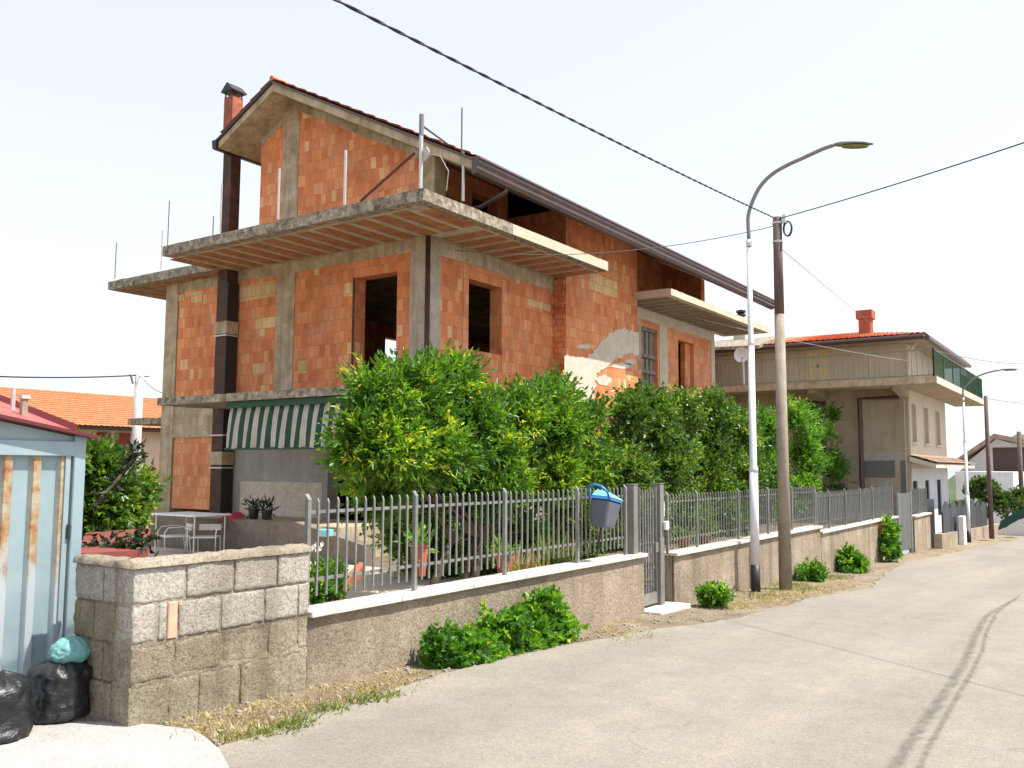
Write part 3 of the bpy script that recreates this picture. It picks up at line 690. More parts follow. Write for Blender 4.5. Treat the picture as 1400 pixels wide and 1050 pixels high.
MB().panel('x', BX0+.01, BX0+.3, YC+.3, YC+1.3, ZS, 5.9, []).build('attic_side_wall','brick',H); MB().panel('x', BX1-.3, BX1-.01, YC+.3, YC+1.6, ZS, 5.9, []).build('attic_side_wall','brick',H); mb.build('attic_gable_wall','brick',H)
MB().panel('y', AY1-.3, AY1, XC+.32, XE-.3, ZS, rz(AY1)-.02, []).build('attic_rear_wall','brick',H)
# roof deck: concrete slopes
XV, XG = 11.86, 27.6; EY0, EY1 = 9.02, 15.98
def slope_prism(y0,y1,zo,t,x0,x1):
    mb = MB(); mb.prism([(y0,rz(y0)+zo),(y1,rz(y1)+zo),(y1,rz(y1)+zo+t),(y0,rz(y0)+zo+t)],'x',x0,x1); return mb
RF = slope_prism(EY0,RY,0.001,.16,XV,XG).build('roof','concrete',H)
slope_prism(RY,EY1,0.001,.16,XV,XG).build('roof','concrete',H)
slope_prism(EY0,RY,.163,.045,XV-.04,XG).build('verge_board','gutter',H)
slope_prism(RY,EY1+.05,.163,.06,XV-.04,XG).build('verge_board','gutter_black',H)
def tiles(name, P0, along, down, nA, nB, parent, mat, pitch=.21, step=.36, sub=5, amp=.035):
    """barrel tiles: P0 corner at ridge, along = unit vector along ridge, down = unit vector down the slope"""
    along = Vector(along).normalized(); down = Vector(down).normalized(); nrm = along.cross(down)
    if nrm.z < 0: nrm = -nrm
    vs = []; fs = []; cols = nA*sub+1
    for j in range(nB):
        for e in (0,1):
            for i in range(cols):
                h = amp*abs(math.cos(PI*i/sub))+(.028 if e else 0.0)+.006*nz((i*.3,j,0),1)
                vs.append(Vector(P0)+along*(i*pitch/sub)+down*((j+e*1.0)*step+(.03*e)+.01*nz((i//sub,j*3,2),1.7))+nrm*h)
    for j in range(nB):
        for e in (0,1):
            if j == nB-1 and e == 1: continue
            r0 = (2*j+e)*cols
            for i in range(cols-1): fs.append((r0+i,r0+i+1,r0+cols+i+1,r0+cols+i))
    return MB().add(vs,fs).build(name, mat, parent)
sq = math.sqrt(1+SL*SL)
tiles('tiles',(XV-.03,RY,RZ+.225),(1,0,0),(0,-1,-SL),75,16,RF,'tile')
tiles('tiles',(XV-.03,RY,RZ+.235),(1,0,0),(0,1,-SL),75,5,RF,'tile')
mb = MB(); mb.tube([(XV-.05,RY,RZ+.26),(XG,RY,RZ+.26)],.06,8); mb.build('ridge_tiles','tile',RF)
# gutters: stepped fascia on the street side
gy, gzz = EY0-.02, rz(EY0)
prof = [(gy,gzz+.20),(gy-.15,gzz+.20),(gy-.17,gzz+.155),(gy-.14,gzz+.14),(gy-.14,gzz+.10),(gy-.155,gzz+.085),(gy-.12,gzz+.03),(gy-.12,gzz-.01),(gy-.135,gzz-.025),(gy-.09,gzz-.09),(gy,gzz-.10)]
GU = MB().prism(prof,'x',XV-.02,XG+.05).build('gutter','gutter',H)
prof = [(EY1+.01,rz(EY1)+.19),(EY1+.17,rz(EY1)+.19),(EY1+.15,rz(EY1)+.02),(EY1+.10,rz(EY1)-.03),(EY1+.01,rz(EY1)-.03)]
MB().prism(prof,'x',XV-.05,XG).build('gutter','gutter_black',H)
p0 = at(680,250,'y',EY0+.15); p1 = at(640,272,'y',YC-.05)
MB().tube([(p0.x,EY0-.05,gzz-.06),(p0.x,EY0-.03,gzz-.16),(p0.x+.1,9.6,gzz-.30),(13.3,YC-.08,ZS+.45),(13.3,YC-.08,ZS-.0)],.04,10).build('downpipe','gutter',H,smooth=True)
MB().tube([(XC-.06,YC-.05,ZS-TS),(XC-.06,YC-.05,-1.2)],.05,10).build('downpipe','rust',H,smooth=True)
# flue stack on the gable side
FX0,FX1,FY0,FY1 = 12.22,12.50,16.00,16.32
MB().box(FX0,FX1,FY0,FY1,-1.1,ZS-TS).build('flue','rust',H)
MB().box(FX0-.01,FX1,FY0-.06,FY0-.001,-1.1,ZS-TS-.3).build('flue_side','darkflue',H)
MB().box(FX0+.02,FX1,FY0+.02,FY1-.02,ZS,7.35).build('flue','rust',H)
MB().box(FX0,FX1,FY0+.02,FY1,7.35,8.25).build('flue','flue_terra',H)
for z in (2.85,.0): MB().box(FX0-.02,FX1+.01,FY0-.07,FY1+.02,z,z+.28).build('flue_collar','concrete',H)
mb = MB()
for (a,b) in ((FX0+.02,FY0+.04),(FX1-.02,FY0+.04),(FX0+.02,FY1-.02),(FX1-.02,FY1-.02)): mb.sqbar((a,b,8.25),(a,b,8.38),.03)
cx,cy = (FX0+FX1)/2,(FY0+FY1)/2; w = .21
mb.add([(cx-w,cy-w,8.36),(cx+w,cy-w,8.36),(cx+w,cy+w,8.36),(cx-w,cy+w,8.36),(cx-w,cy,8.56),(cx+w,cy,8.56)],[(0,1,5,4),(2,3,4,5),(0,4,3),(1,2,5),(0,3,2,1)])
mb.build('chimney_cowl','gutter_black',H)
for z in (2.80,.62,-.08): MB().box(FX0-.03,FX1,FY0-.08,FY1+.03,z,z+.03).build('pipe_bracket','lead_iron',H)
# rods standing on the slabs
def rod(u,v0,v1,ax,val,r,mat,name='rebar_post'):
    a = at(u,v1,ax,val); b = at(u,v0,ax,val); MB().tube([a,(a.x,a.y,b.z)],r,6).build(name,mat,H)
rod(157,332,381,'x',12.2,.014,'rebar'); rod(229,275,338,'x',10.8,.012,'rebar'); rod(220,315,368,'x',12.15,.016,'lead_iron')
rod(291,296,322,'x',10.8,.012,'rebar'); rod(301,253,318,'x',10.8,.018,'lead_iron'); rod(380,231,300,'x',10.8,.024,'lead_iron'); rod(471,206,280,'x',10.8,.026,'lead_iron')
rod(633,205,275,'y',9.22,.026,'lead_iron'); rod(631,147,210,'y',9.22,.014,'rebar')
a,b = at(493,275,'x',10.85), at(568,208,'x',10.85); MB().tube([a,b],.024,6).build('brace_bar','rebar_red',H)
# mast with cables on the slab corner
mp = at(575,256,'x',XS+.08); AM = thing('antenna_mast',(mp.x,mp.y,ZS),'pale steel mast wound with cables at the corner of the upper balcony slab','mast')
top = at(575,157,'x',XS+.08)
MB().tube([(mp.x,mp.y,ZS-.005),(mp.x,mp.y,top.z-.35)],.032,10).build('pole','lead_iron',AM)
MB().tube([(mp.x,mp.y,top.z-.35),(mp.x,mp.y,top.z)],.042,10).build('sleeve','grey_paint',AM)
mb = MB()
for k in range(7):
    pts = []; r0 = random.uniform(.06,.13); cz = ZS+.62+random.uniform(-.09,.09); ty = random.uniform(-.5,.5)
    for q in range(15): t = 2*PI*q/14; pts.append((mp.x+.03*math.cos(t), mp.y-.08+r0*math.cos(t), cz+r0*.75*math.sin(t)+ty*.05*math.cos(t)))
    mb.tube(pts,.012,5)
mb.tube([(mp.x,mp.y-.1,ZS+.6),(mp.x+.1,mp.y-.32,ZS+.55),(mp.x+.2,mp.y-.42,ZS+.3),(mp.x+.3,mp.y-.30,ZS+.02)],.008,5)
mb.build('coiled_cable','cable_white',AM)
q = at(612,197,'y',9.4)
MB().tube([(mp.x,mp.y,top.z-.18),(q.x,q.y,q.z)],.018,6).build('stay','rebar',AM)

# awning hung under the first floor slab
AW = thing('awning',(10.85,12.4,.3),'green and white striped fabric awning hanging under the first floor slab','awning')
mb = MB(); vs = []; fs = []; n = 90; ya, yb_ = 14.06, 10.6
for j,(z,dx) in enumerate(((1.17,.10),(.9,.04),(.6,0),(.32,-.02),(.305,-.02))):
    for i in range(n+1):
        y = ya+(yb_-ya)*i/n; w = .025*math.sin(i*.55+j*.5)*(j/3)
        vs.append((10.85+dx+w, y, z+.01*math.sin(i*.55)*(j>2)))
for j in range(4):
    for i in range(n): a = j*(n+1)+i; fs.append((a,a+1,a+n+2,a+n+1))
mb.add(vs,fs).build('fabric','awning',AW,smooth=True)
MB().box(10.83,10.95,yb_,ya+.02,1.08,1.19).build('header_band','awning_green',AW)
MB().tube([(10.84,ya+.02,.30),(10.84,yb_,.30)],.022,8).build('bottom_bar','awning_green',AW)

# terrace parapet in front of the ground floor and things on it
TP = thing('terrace_wall',(10.7,13.5,-1.8),'low grey rendered parapet wall in front of the ground floor','wall')
mb = MB(); mb.prism([(10.15,-1.62),(16.3,-1.62),(16.3,-1.02),(11.8,-.98),(11.6,-1.02),(10.15,-1.30)],'x',10.62,10.85); mb.build('wall','parapet',TP)
MB().box(10.86,12.5,11.0,16.3,-1.62,-1.05).build('terrace_floor','concrete',TP)
# pots, red cloth, table and chairs
def potplant(loc, h, r, label, mat='leaf_dark', potmat='black_paint', n=60, L=.14, group=None, name='potted_plant', W=.035):
    t = thing(name, loc, label, 'plant', group)
    MB().lathe([(r*.65,0),(r*.9,h*.9),(r,h*.9),(r,h),(r*.85,h),(r*.8,h*.88)],loc,16).build('pot',potmat,t,smooth=False)
    P = np.tile(np.array(loc)+np.array([0,0,h*.9]),(n,1))+rng.normal(size=(n,3))*r*.3
    D = unit(rng.normal(size=(n,3))*.7+np.array([0,0,.9])); P = P+D*(rng.random(n)*L*1.2)[:,None]
    leaf_object('foliage',mat,P,D,L*(.7+.6*rng.random(n)),np.full(n,W),rng.random(n),t); return t
for u,l in ((347,'bushy plant in a black pot on the parapet, the left of two'),(365,'bushy plant in a black pot on the parapet, the right of two')):
    p = at(u,699,'x',11.0); potplant((p.x,p.y,-1.04),.22,.11,l,group='potted plants on the parapet')
p = at(318,694,'x',10.75)
mb = MB(); vs = []; fs = []
for i in range(9):
    for j in range(15): x = p.x-.14+i*.04; y = p.y-.3+j*.042; vs.append((x,y,-.99+.11*math.exp(-((j-7)/3.5)**2)+.03*nz((x,y,0),9)-(.10 if i==0 else 0)))
for i in range(8):
    for j in range(14): a=i*15+j; fs.append((a,a+1,a+16,a+15))
tag(mb.add(vs,fs).build('cloth','red_cloth',smooth=True),'crumpled dark red cloth lying on the parapet','cloth')
TB = thing('garden_table',(9.8,14.2,-1.6),'white plastic garden table behind the block wall','table')
tz = -.93; pA = at(238,700,'x',10.2); pB = at(298,697,'x',10.2); y0,y1 = pB.y,pA.y
MB().box(9.7,10.5,y0,y1,pA.z-.03,pA.z).build('table_top','white_plastic',TB,bevel=.01)
for x in (9.78,10.42):
    for y in (y0+.08,y1-.08): MB().tube([(x,y,-1.6),(x,y,pA.z-.03)],.011,8).build('leg','white_plastic',TB)
def chair(loc, rz_, lab):
    t = thing('plastic_chair',(0,0,0),lab,'chair','white plastic garden chairs')
    MB().box(-.22,.22,-.22,.22,.42,.45).build('seat','white_plastic',t,bevel=.01)
    mb = MB(); mb.prism([(-.25,.58),(-.28,.72),(-.25,.73),(-.22,.58)],'x',-.2,.2); mb.build('backrest','white_plastic',t)
    for s in (-1,1):
        MB().tube([(s*.24,.22,.0),(s*.25,.24,.55),(s*.25,.18,.66),(s*.25,-.1,.68),(s*.24,-.26,.62)],.010,8).build('armrest','white_plastic',t,smooth=True)
        MB().tube([(s*.2,-.24,.0),(s*.2,-.2,.43)],.010,8).build('leg','white_plastic',t)
    t.location = loc; t.rotation_euler = (0,0,rz_); t['_w'] = tuple(loc); return t
pc = at(240,712,'y',14.2); c1 = chair((pc.x,pc.y,-1.6),1.2,'white tubular garden chair at the left of the table')
pc = at(282,712,'y',13.6); dup(c1,(pc.x,pc.y,-1.6),2.2,'white tubular garden chair at the right of the table',(1,1,.72)); c1.scale = (1,1,.72)

# ------------------------------------------------------------------ block wall in the foreground
BW = thing('block_wall',(4.0,5.3,-1.66),'low rough wall of grey concrete blocks beside the blue shed','wall')
def blockrow(zb, zt, cuts, y0, y1, mat, j=.006):
    bx_ = []
    for a,b in zip(cuts[:-1],cuts[1:]):
        bx_.append((a+j+random.uniform(0,.004),b-j,y0-random.uniform(0,.008),y1,zb+j+random.uniform(0,.004),zt-j))
    return rough_blocks(bx_,'blocks',mat,BW)
Z = [-1.66,-1.39,-1.145,-.895,-.655]
blockrow(Z[3],Z[4],[3.34,3.73,4.12,4.51,4.83],5.2,5.38,'block')
blockrow(Z[2],Z[3],[3.34,3.52],5.2,5.38,'block'); blockrow(Z[2],Z[3],[3.53,3.60],5.2,5.38,'block')
MB().box(3.605,3.675,5.195,5.36,Z[2]+.008,Z[3]-.004).build('brick_chip','brick_chip',BW,bevel=.006)
blockrow(Z[2],Z[3],[3.68,4.02,4.40,4.72,4.83],5.2,5.38,'block')
blockrow(Z[1],Z[2],[3.34,3.66,4.04,4.44,4.72,4.83],5.2,5.38,'block_stained'); blockrow(Z[0]-.06,Z[1],[3.34,3.62,3.86,4.2,4.55,4.83],5.2,5.38,'block_stained')
MB().box(3.352,4.822,5.207,5.37,-1.8,Z[4]).build('mortar_core','mortar',BW)
mb = MB(); vs=[]; fs=[]; nx_,nz_ = 120,60
for i in range(nx_+1):
    for k in range(nz_+1):
        x = 3.36+(4.82-3.36)*i/nx_; z = -1.78+(Z[2]-.0+1.78)*k/nz_
        jt = min(abs(z-q) for q in (Z[1],Z[2])); m_ = .010*math.exp(-(jt/.03)**2)
        vs.append((x, 5.206-m_-.012*max(0,nz((x,z,0),3.2)+.05)-.006*nz((x,z,4),14)-.003*nz((x,z,4),45), z))
for i in range(nx_):
    for k in range(nz_): a=i*(nz_+1)+k; fs.append((a,a+nz_+1,a+nz_+2,a+1))
mb.add(vs,fs).build('smeared_mortar','block_stained',BW,smooth=True)
# return towards the shed
def blockcol(zb,zt,cuts,mat):
    j=.006
    rough_blocks([(3.337-random.uniform(0,.005),3.50,a+j,b-j,zb+j,zt-j) for a,b in zip(cuts[:-1],cuts[1:])],'blocks',mat,BW)
blockcol(Z[3],Z[4],[5.385,5.52,5.86],'block'); blockcol(Z[2],Z[3],[5.385,5.62,5.86],'block_stained'); blockcol(Z[1],Z[2],[5.385,5.50,5.86],'block_stained'); blockcol(Z[0]-.05,Z[1],[5.385,5.66,5.86],'block_stained')
MB().box(3.352,3.49,5.371,5.85,-1.8,Z[4]).build('mortar_core','mortar',BW)
# lumpy mortar capping
mb = MB(); vs=[]; fs=[]; NX=90; ring=9
for i in range(NX+1):
    x = 3.325+i*(4.84-3.325)/NX
    for k in range(ring):
        t = PI*k/(ring-1); y = 5.29-.112*math.cos(t)*(1.0+.05*nz((x,k,0),6)); z = Z[4]-.006+.052*math.sin(t)**.5*(1+.25*nz((x*2,y*3,0),5))
        vs.append((x,y,z+.004*nz((x,y,3),30)))
for i in range(NX):
    for k in range(ring-1): a=i*ring+k; fs.append((a,a+1,a+ring+1,a+ring))
o = len(vs); fs += [tuple(range(ring)), tuple(range(o-ring,o))[::-1]]
mb.add(vs,fs)
vs=[]; fs=[]; NY=30
for i in range(NY+1):
    y = 5.36+i*(5.87-5.36)/NY
    for k in range(ring):
        t = PI*k/(ring-1); x = 3.415-.095*math.cos(t)*(1.0+.05*nz((y,k,0),6)); z = Z[4]-.006+.050*math.sin(t)**.5*(1+.25*nz((x*2,y*3,0),5))
        vs.append((x,y,z+.004*nz((x,y,3),30)))
for i in range(NY):
    for k in range(ring-1): a=i*ring+k; fs.append((a,a+1,a+ring+1,a+ring))
o = len(vs); fs += [tuple(range(o-ring,o))[::-1]]
mb.add(vs,fs); mb.build('mortar_capping','mortar',BW,smooth=True)

# ------------------------------------------------------------------ front boundary walls
def bwall(x0,x1,ct,label,wy0=5.22,wy1=5.40,step=1.0,split=None):
    t = thing('boundary_wall',((x0+x1)/2,5.3,gz((x0+x1)/2)),label,'wall')
    mb = MB(); n = int((x1-x0)/.25)+1; vs=[]; fs=[]; K=6
    for i in range(n+1):
        x = x0+(x1-x0)*i/n
        for k in range(K+1):
            zt = ct-.05; zb = gz(x)-.1; z = zb+(zt-zb)*k/K; vs.append((x, wy0+.008*nz((x,z,0),3), z))
    for i in range(n):
        for k in range(K): a=i*(K+1)+k; fs.append((a,a+K+1,a+K+2,a+1))
    mb.add(vs,fs); mb.box(x0,x1,wy0+.02,wy1,gz(x1)-.4,ct-.05)
    mb.box(x0,x0+.012,wy0+.0,wy0+.03,gz(x0)-.1,ct-.05); mb.box(x1-.012,x1,wy0,wy0+.03,gz(x1)-.1,ct-.05)
    mb.build('wall','roughcast',t)
    x = x0
    while x < x1-.05:
        e = min(x+step*random.uniform(.9,1.1), x1+.03)
        if x1-e < .3: e = x1+.03
        MB().box(x+.002,e-.002,wy0-.05,wy1+.05,ct-.048,ct+random.uniform(-.003,.003)).build('coping_stone','travertine',t,bevel=.006); x = e
        if e > x1: break
    return t
bwall(4.84,10.66,-1.12,'long stretch of brown roughcast boundary wall with pale coping between block wall and gate')
bwall(11.62,18.90,-1.19,'brown roughcast boundary wall with pale coping behind the lamp post')
bwall(18.93,26.4,-1.31,'farther roughcast boundary wall ending in an orange brick opening')
# terracotta vent in far wall
vt = thing('vent_grille',(25.4,5.2,-1.9),'orange clay vent grille at the end of the far boundary wall','grille')
for k in range(5): MB().box(24.2+k*.42,24.42+k*.42,5.16,5.215,-2.05,-1.45).build('clay_slat','flue_terra',vt)

# ------------------------------------------------------------------ railings
def railing(x0, x1, zt, ct, posts, label, sp=.105, y=5.31, solid=False, mat='galv', group=None, bh=.76):
    t = thing('fence',((x0+x1)/2,y,ct),label,'fence',group)
    xs_ = [x0]+[p for p in posts if x0 < p < x1]+[x1]
    for a,b in zip(xs_[:-1],xs_[1:]):
        mb = MB(); n = max(1,round((b-a)/sp))
        for i in range(1,n):
            x = a+(b-a)*i/n
            w = .0075
            z0, z1 = zt-bh, zt+random.uniform(-.004,.004)
            tx = random.uniform(-.004,.004)
            mb.add([(x-w+tx*0,y-w,z0),(x+w,y-w,z0),(x+w,y+w,z0),(x-w,y+w,z0),(x-w+tx,y-w,z1-.02),(x+w+tx,y-w,z1-.02),(x+w+tx,y+w,z1+.01),(x-w+tx,y+w,z1+.01)],[(0,3,2,1),(4,5,6,7),(0,1,5,4),(1,2,6,5),(2,3,7,6),(3,0,4,7)])
        for z in (zt-.10, zt-bh+.13): mb.box(a+.018,b-.018,y+.0095,y+.022,z-.013,z+.013)
        mb.build('railing_panel',mat,t)
        if solid: MB().box(a+.02,b-.02,y+.026,y+.030,zt-bh+.05,zt-.04).build('mesh_screen','galv_dark',t)
    for p in xs_:
        mb = MB(); w=.018
        mb.add([(p-w,y-w,ct-.005),(p+w,y-w,ct-.005),(p+w,y+w,ct-.005),(p-w,y+w,ct-.005),(p-w,y-w,zt+.0),(p+w,y-w,zt+.0),(p+w,y+w,zt+.045),(p-w,y+w,zt+.045)],[(0,3,2,1),(4,5,6,7),(0,1,5,4),(1,2,6,5),(2,3,7,6),(3,0,4,7)])
        mb.build('post',mat,t)
    return t
railing(4.90,10.32,-.27,-1.12,[6.19,7.61,9.1],'grey bar railing in front of the bright green tree with the bin')
railing(11.60,18.85,-.39,-1.19,[12.65,14.4,15.9,17.3],'grey steel bar railing behind the white lamp post and the brown pole',sp=.11)
railing(18.95,26.35,-.51,-1.31,[19.92,21.3,22.71,24.03],'grey railing backed by a dull screen in front of the second house',sp=.12,solid=True)
# posts left end
# gate
GT = thing('pedestrian_gate',(11.0,5.3,-1.9),'narrow grey steel bar gate standing between two square posts','gate')
g0,g1 = 10.72,11.18
mb = MB()
for i in range(1,6):
    x = g0+(g1-g0)*i/6; mb.box(x-.009,x+.009,5.29,5.308,-1.70,-.30)
for z in (-.40,-1.02,-1.36): mb.box(g0,g1,5.309,5.325,z-.014,z+.014)
mb.build('bars','galv',GT)
MB().box(g0-.01,g1+.01,5.285,5.315,-1.83,-1.68).build('kick_plate','galv',GT)
MB().box(g0-.03,g0-.012,5.285,5.315,-1.83,-.27).build('gate_stile','galv',GT); MB().box(g1+.012,g1+.03,5.285,5.315,-1.83,-.27).build('gate_stile','galv',GT)
MB().box(g1-.06,g1+.02,5.26,5.283,-1.15,-1.02).build('lock','gatepost',GT)
for x,lab,zb in ((10.50,'square dark grey gate post at the end of the long wall, left of the gate',-1.12),(11.30,'tall square dark grey gate post with a pale intercom, right of the gate',-1.95)):
    t = thing('gate_post',(x,5.3,zb),lab,'post','gate posts')
    MB().box(x-.062,x+.062,5.245,5.355,zb-.01,-.235).build('post','gatepost',t,bevel=.006)
    MB().box(x-.068,x+.068,5.24,5.36,-.234,-.22).build('cap','gatepost',t)
    if x > 11:
        MB().box(x+.0625,x+.085,5.25,5.31,-.68,-.48).build('intercom','white_plastic',t)
        MB().box(x+.01,x+.11,5.19,5.2445,-.86,-.74).build('lamp_box','white_plastic',t,bevel=.01)
tag(MB().box(10.66,11.62,4.98,5.45,-2.0,-1.865).build('doorstep','travertine',bevel=.01),'pale stone step at the foot of the gate','step')

# bin hanging on the railing
bp = at(826,705,'y',5.13)
BN = thing('waste_caddy',(bp.x,bp.y,bp.z-.15),'grey food waste caddy with turquoise lid and blue handle hung on the railing','bin')
def caddy():
    cx,cy,cz = bp
    def frus(z0,z1,w0,d0,w1,d1,sh=0):
        return [(cx-w0,cy-d0,z0),(cx+w0,cy-d0,z0),(cx+w0,cy+d0,z0),(cx-w0,cy+d0,z0),(cx-w1+sh,cy-d1,z1),(cx+w1+sh,cy-d1,z1),(cx+w1+sh,cy+d1,z1),(cx-w1+sh,cy+d1,z1)],[(0,3,2,1),(4,5,6,7),(0,1,5,4),(1,2,6,5),(2,3,7,6),(3,0,4,7)]
    MB().add(*frus(cz-.19,cz+.13,.125,.10,.165,.13)).build('body','bin_grey',BN,bevel=.02)
    MB().add(*frus(cz+.131,cz+.155,.175,.14,.165,.13)).build('rim','bin_blue',BN,bevel=.006)
    mb = MB(); mb.add([(cx-.17,cy-.15,cz+.157),(cx+.20,cy-.16,cz+.157),(cx+.20,cy+.135,cz+.157),(cx-.17,cy+.135,cz+.157),(cx-.10,cy-.08,cz+.235),(cx+.13,cy-.10,cz+.195),(cx+.13,cy+.12,cz+.215),(cx-.10,cy+.11,cz+.25)],[(0,3,2,1),(4,5,6,7),(0,1,5,4),(1,2,6,5),(2,3,7,6),(3,0,4,7)])
    mb.build('lid','bin_lid',BN,bevel=.02)
    MB().tube([(cx-.17,cy-.14,cz+.14),(cx-.22,cy-.12,cz+.22),(cx-.26,cy-.05,cz+.27),(cx-.27,cy+.03,cz+.285),(cx-.25,cy+.10,cz+.27),(cx-.20,cy+.14,cz+.22),(cx-.16,cy+.14,cz+.14)],.016,8).build('handle','bin_blue',BN,smooth=True)
caddy()
BN.rotation_euler = (.06,.17,0); BN.location.x -= .03; BN.location.z += .05
MB().box(bp.x+.02,bp.x+.04,5.16,5.18,-1.11,bp.z-.13).build('support_bar','rust',BN)

# ------------------------------------------------------------------ blue shed on the left
SX0, SX1, SY = 1.9, 3.46, 6.12
SH = thing('metal_shed',(2.7,SY,-1.66),'pale blue corrugated metal shed with rusty ribs and a red roof','shed')
me = MB(); vs=[]; rid=[]; x = SX0; pr=.19; zt_,zb_ = .06,-1.75
prof=[]
k = 0
while x < SX1-.09:
    prof += [(x,.035,0),(x+.095,.035,0),(x+.115,0,1),(x+.165,0,1),(x+.185,.035,0)]; x += pr
zs_ = np.linspace(zb_,zt_,14)
for z in zs_:
    for (a,b,c) in prof: vs.append((a,SY+b,float(z))); rid.append(c)
n = len(prof); fs = [(j*n+i,j*n+i+1,(j+1)*n+i+1,(j+1)*n+i) for j in range(13) for i in range(n-1)]
o = me.add(vs,fs).build('wall_sheet','shed',SH); a_ = o.data.attributes.new('ridge','FLOAT','POINT'); a_.data.foreach_set('value', rid)
def rzs(x): return .20+(SX1+.04-x)*.175
mb = MB(); mb.prism([(SX0,.06),(SX1,.06),(SX1,rzs(SX1)-.02),(SX0,rzs(SX0)-.02)],'y',SY+.01,SY+.04); mb.build('gable_plate','shed',SH)
MB().box(SX0,SX1-.001,SY-.02,SY+.009,.055,.16).build('header_rail','shed',SH,bevel=.004)
MB().box(SX1-.035,SX1+.05,SY-.022,SY+.06,zb_,.20).build('corner_post','shed',SH,bevel=.006)
MB().box(SX1-.09,SX1-.055,SY-.012,SY+.035,zb_,.055).build('door_stile','shed',SH)
MB().box(SX1-.062,SX1-.045,SY-.03,SY-.012,-.52,-.42).build('handle','black_paint',SH)
MB().box(SX1-.01,SX1+.04,SY+.061,SY+2.6,zb_,.19).build('side_wall','shed',SH)
mb = MB(); mb.prism([(SX1+.09,rzs(SX1+.09)-.012),(SX1+.09,rzs(SX1+.09)+.012),(SX0-.2,rzs(SX0-.2)+.012),(SX0-.2,rzs(SX0-.2)-.012)],'y',SY-.1,SY+2.7); mb.build('roof','darkred_sheet',SH)
# red-roofed outbuilding behind the shed
OB = thing('outbuilding',(5,10,-1.8),'low outbuilding with a sloping red sheet roof behind the blue shed','outbuilding')
e0,e1 = at(-60,556,'y',8.8), at(112,592,'y',8.8); r0,r1 = at(-60,516,'y',11), at(108,581,'y',11); r2,r3 = at(-60,524,'y',11), at(104,590,'y',11)
def quad3(name,a,b,c,d,mat,par,t=.04):
    MB().add([a,b,c,d]+[Vector(q)-Vector((0,0,t)) for q in (a,b,c,d)],[(0,1,2,3),(7,6,5,4),(0,4,5,1),(1,5,6,2),(2,6,7,3),(3,7,4,0)]).build(name,mat,par)
quad3('roof',e0,e1,r3,r2,'red_sheet',OB)
MB().add([r2,r3,r1,r0]+[Vector(q)+Vector((0,.08,0)) for q in (r2,r3,r1,r0)],[(0,1,2,3),(7,6,5,4),(0,4,5,1),(1,5,6,2),(2,6,7,3),(3,7,4,0)]).build('ridge_flashing','darkred_sheet',OB)
MB().box(e0.x,e1.x-.1,8.9,11,-1.9,e1.z-.1).build('wall','beige_dark',OB)
p = at(18,545,'y',9.9); MB().tube([(p.x,p.y,p.z-.25),(p.x,p.y,p.z+.12)],.025,8).build('vent_pipe','lead_iron',OB)
p = at(33,548,'y',9.6); MB().box(p.x-.03,p.x+.03,p.y-.03,p.y+.03,p.z-.3,p.z+.02).build('chimney','pole',OB); MB().box(p.x-.045,p.x+.045,p.y-.045,p.y+.045,p.z+.021,p.z+.06).build('chimney_cap','lead_iron',OB)

# bin bags
def bag(name, c, rx, ry, h, mat, label, cat, seed, knot=True, squash=.5):
    mb = MB(); vs=[]; fs=[]; NU,NV = 64,40
    for j in range(NV+1):
        t = j/NV
        if not knot: r = max(.02,math.sin(PI*min(1,.08+.92*t)))**.55
        elif t < .12: r = .72+.28*math.sin(t/.12*PI/2)
        elif t < .72: r = 1.0-.04*math.sin((t-.12)/.6*PI)
        else: r = max(.0,1-((t-.72)/.28)**2.2*(.86 if knot else 1))
        for i in range(NU):
            a = 2*PI*i/NU; d = Vector((math.cos(a),math.sin(a),t*2))
            w = 1+.15*nz((d.x*1.2+seed,d.y*1.2,d.z*1.1),1.3)+.08*nz((d.x*3,d.y*3+seed,d.z*2.2),1.8)+.035*abs(nz((d.x*5,d.y*5,d.z*7+seed),1.3))
            pl = .05*math.sin(a*9+seed+3*nz((t*3,seed,0),1))*max(0,(t-.5)*2)
            zz = h*(t+(.06*nz((d.x*2,d.y*2,seed),1.5) if t>.3 else 0))
            vs.append((c[0]+rx*r*(w+pl)*math.cos(a), c[1]+ry*r*(w+pl)*math.sin(a), c[2]+zz))
    for j in range(NV):
        for i in range(NU): i2=(i+1)%NU; fs.append((j*NU+i,j*NU+i2,(j+1)*NU+i2,(j+1)*NU+i))
    fs += [tuple(range(NU))[::-1], tuple(range(NV*NU,NV*NU+NU))]
    return tag(mb.add(vs,fs).build(name,mat,smooth=True),label,cat)
p = at(90,992,'z',-1.64); bag('rubbish_bag',(p.x+.05,p.y+.17,-1.645),.185,.18,.40,'bag_black','full black bin bag beneath a teal bag against the block wall','bin bag',3)
bag('carrier_bag',(p.x+.09,p.y+.15,-1.30),.125,.115,.18,'bag_teal','translucent teal plastic bag resting on a black bin bag','bag',8,False)
p = at(14,1020,'z',-1.64); bag('rubbish_bag',(p.x-.02,p.y+.17,-1.64),.20,.19,.40,'bag_black','shiny black bin bag at the left edge in front of the shed','bin bag',15)

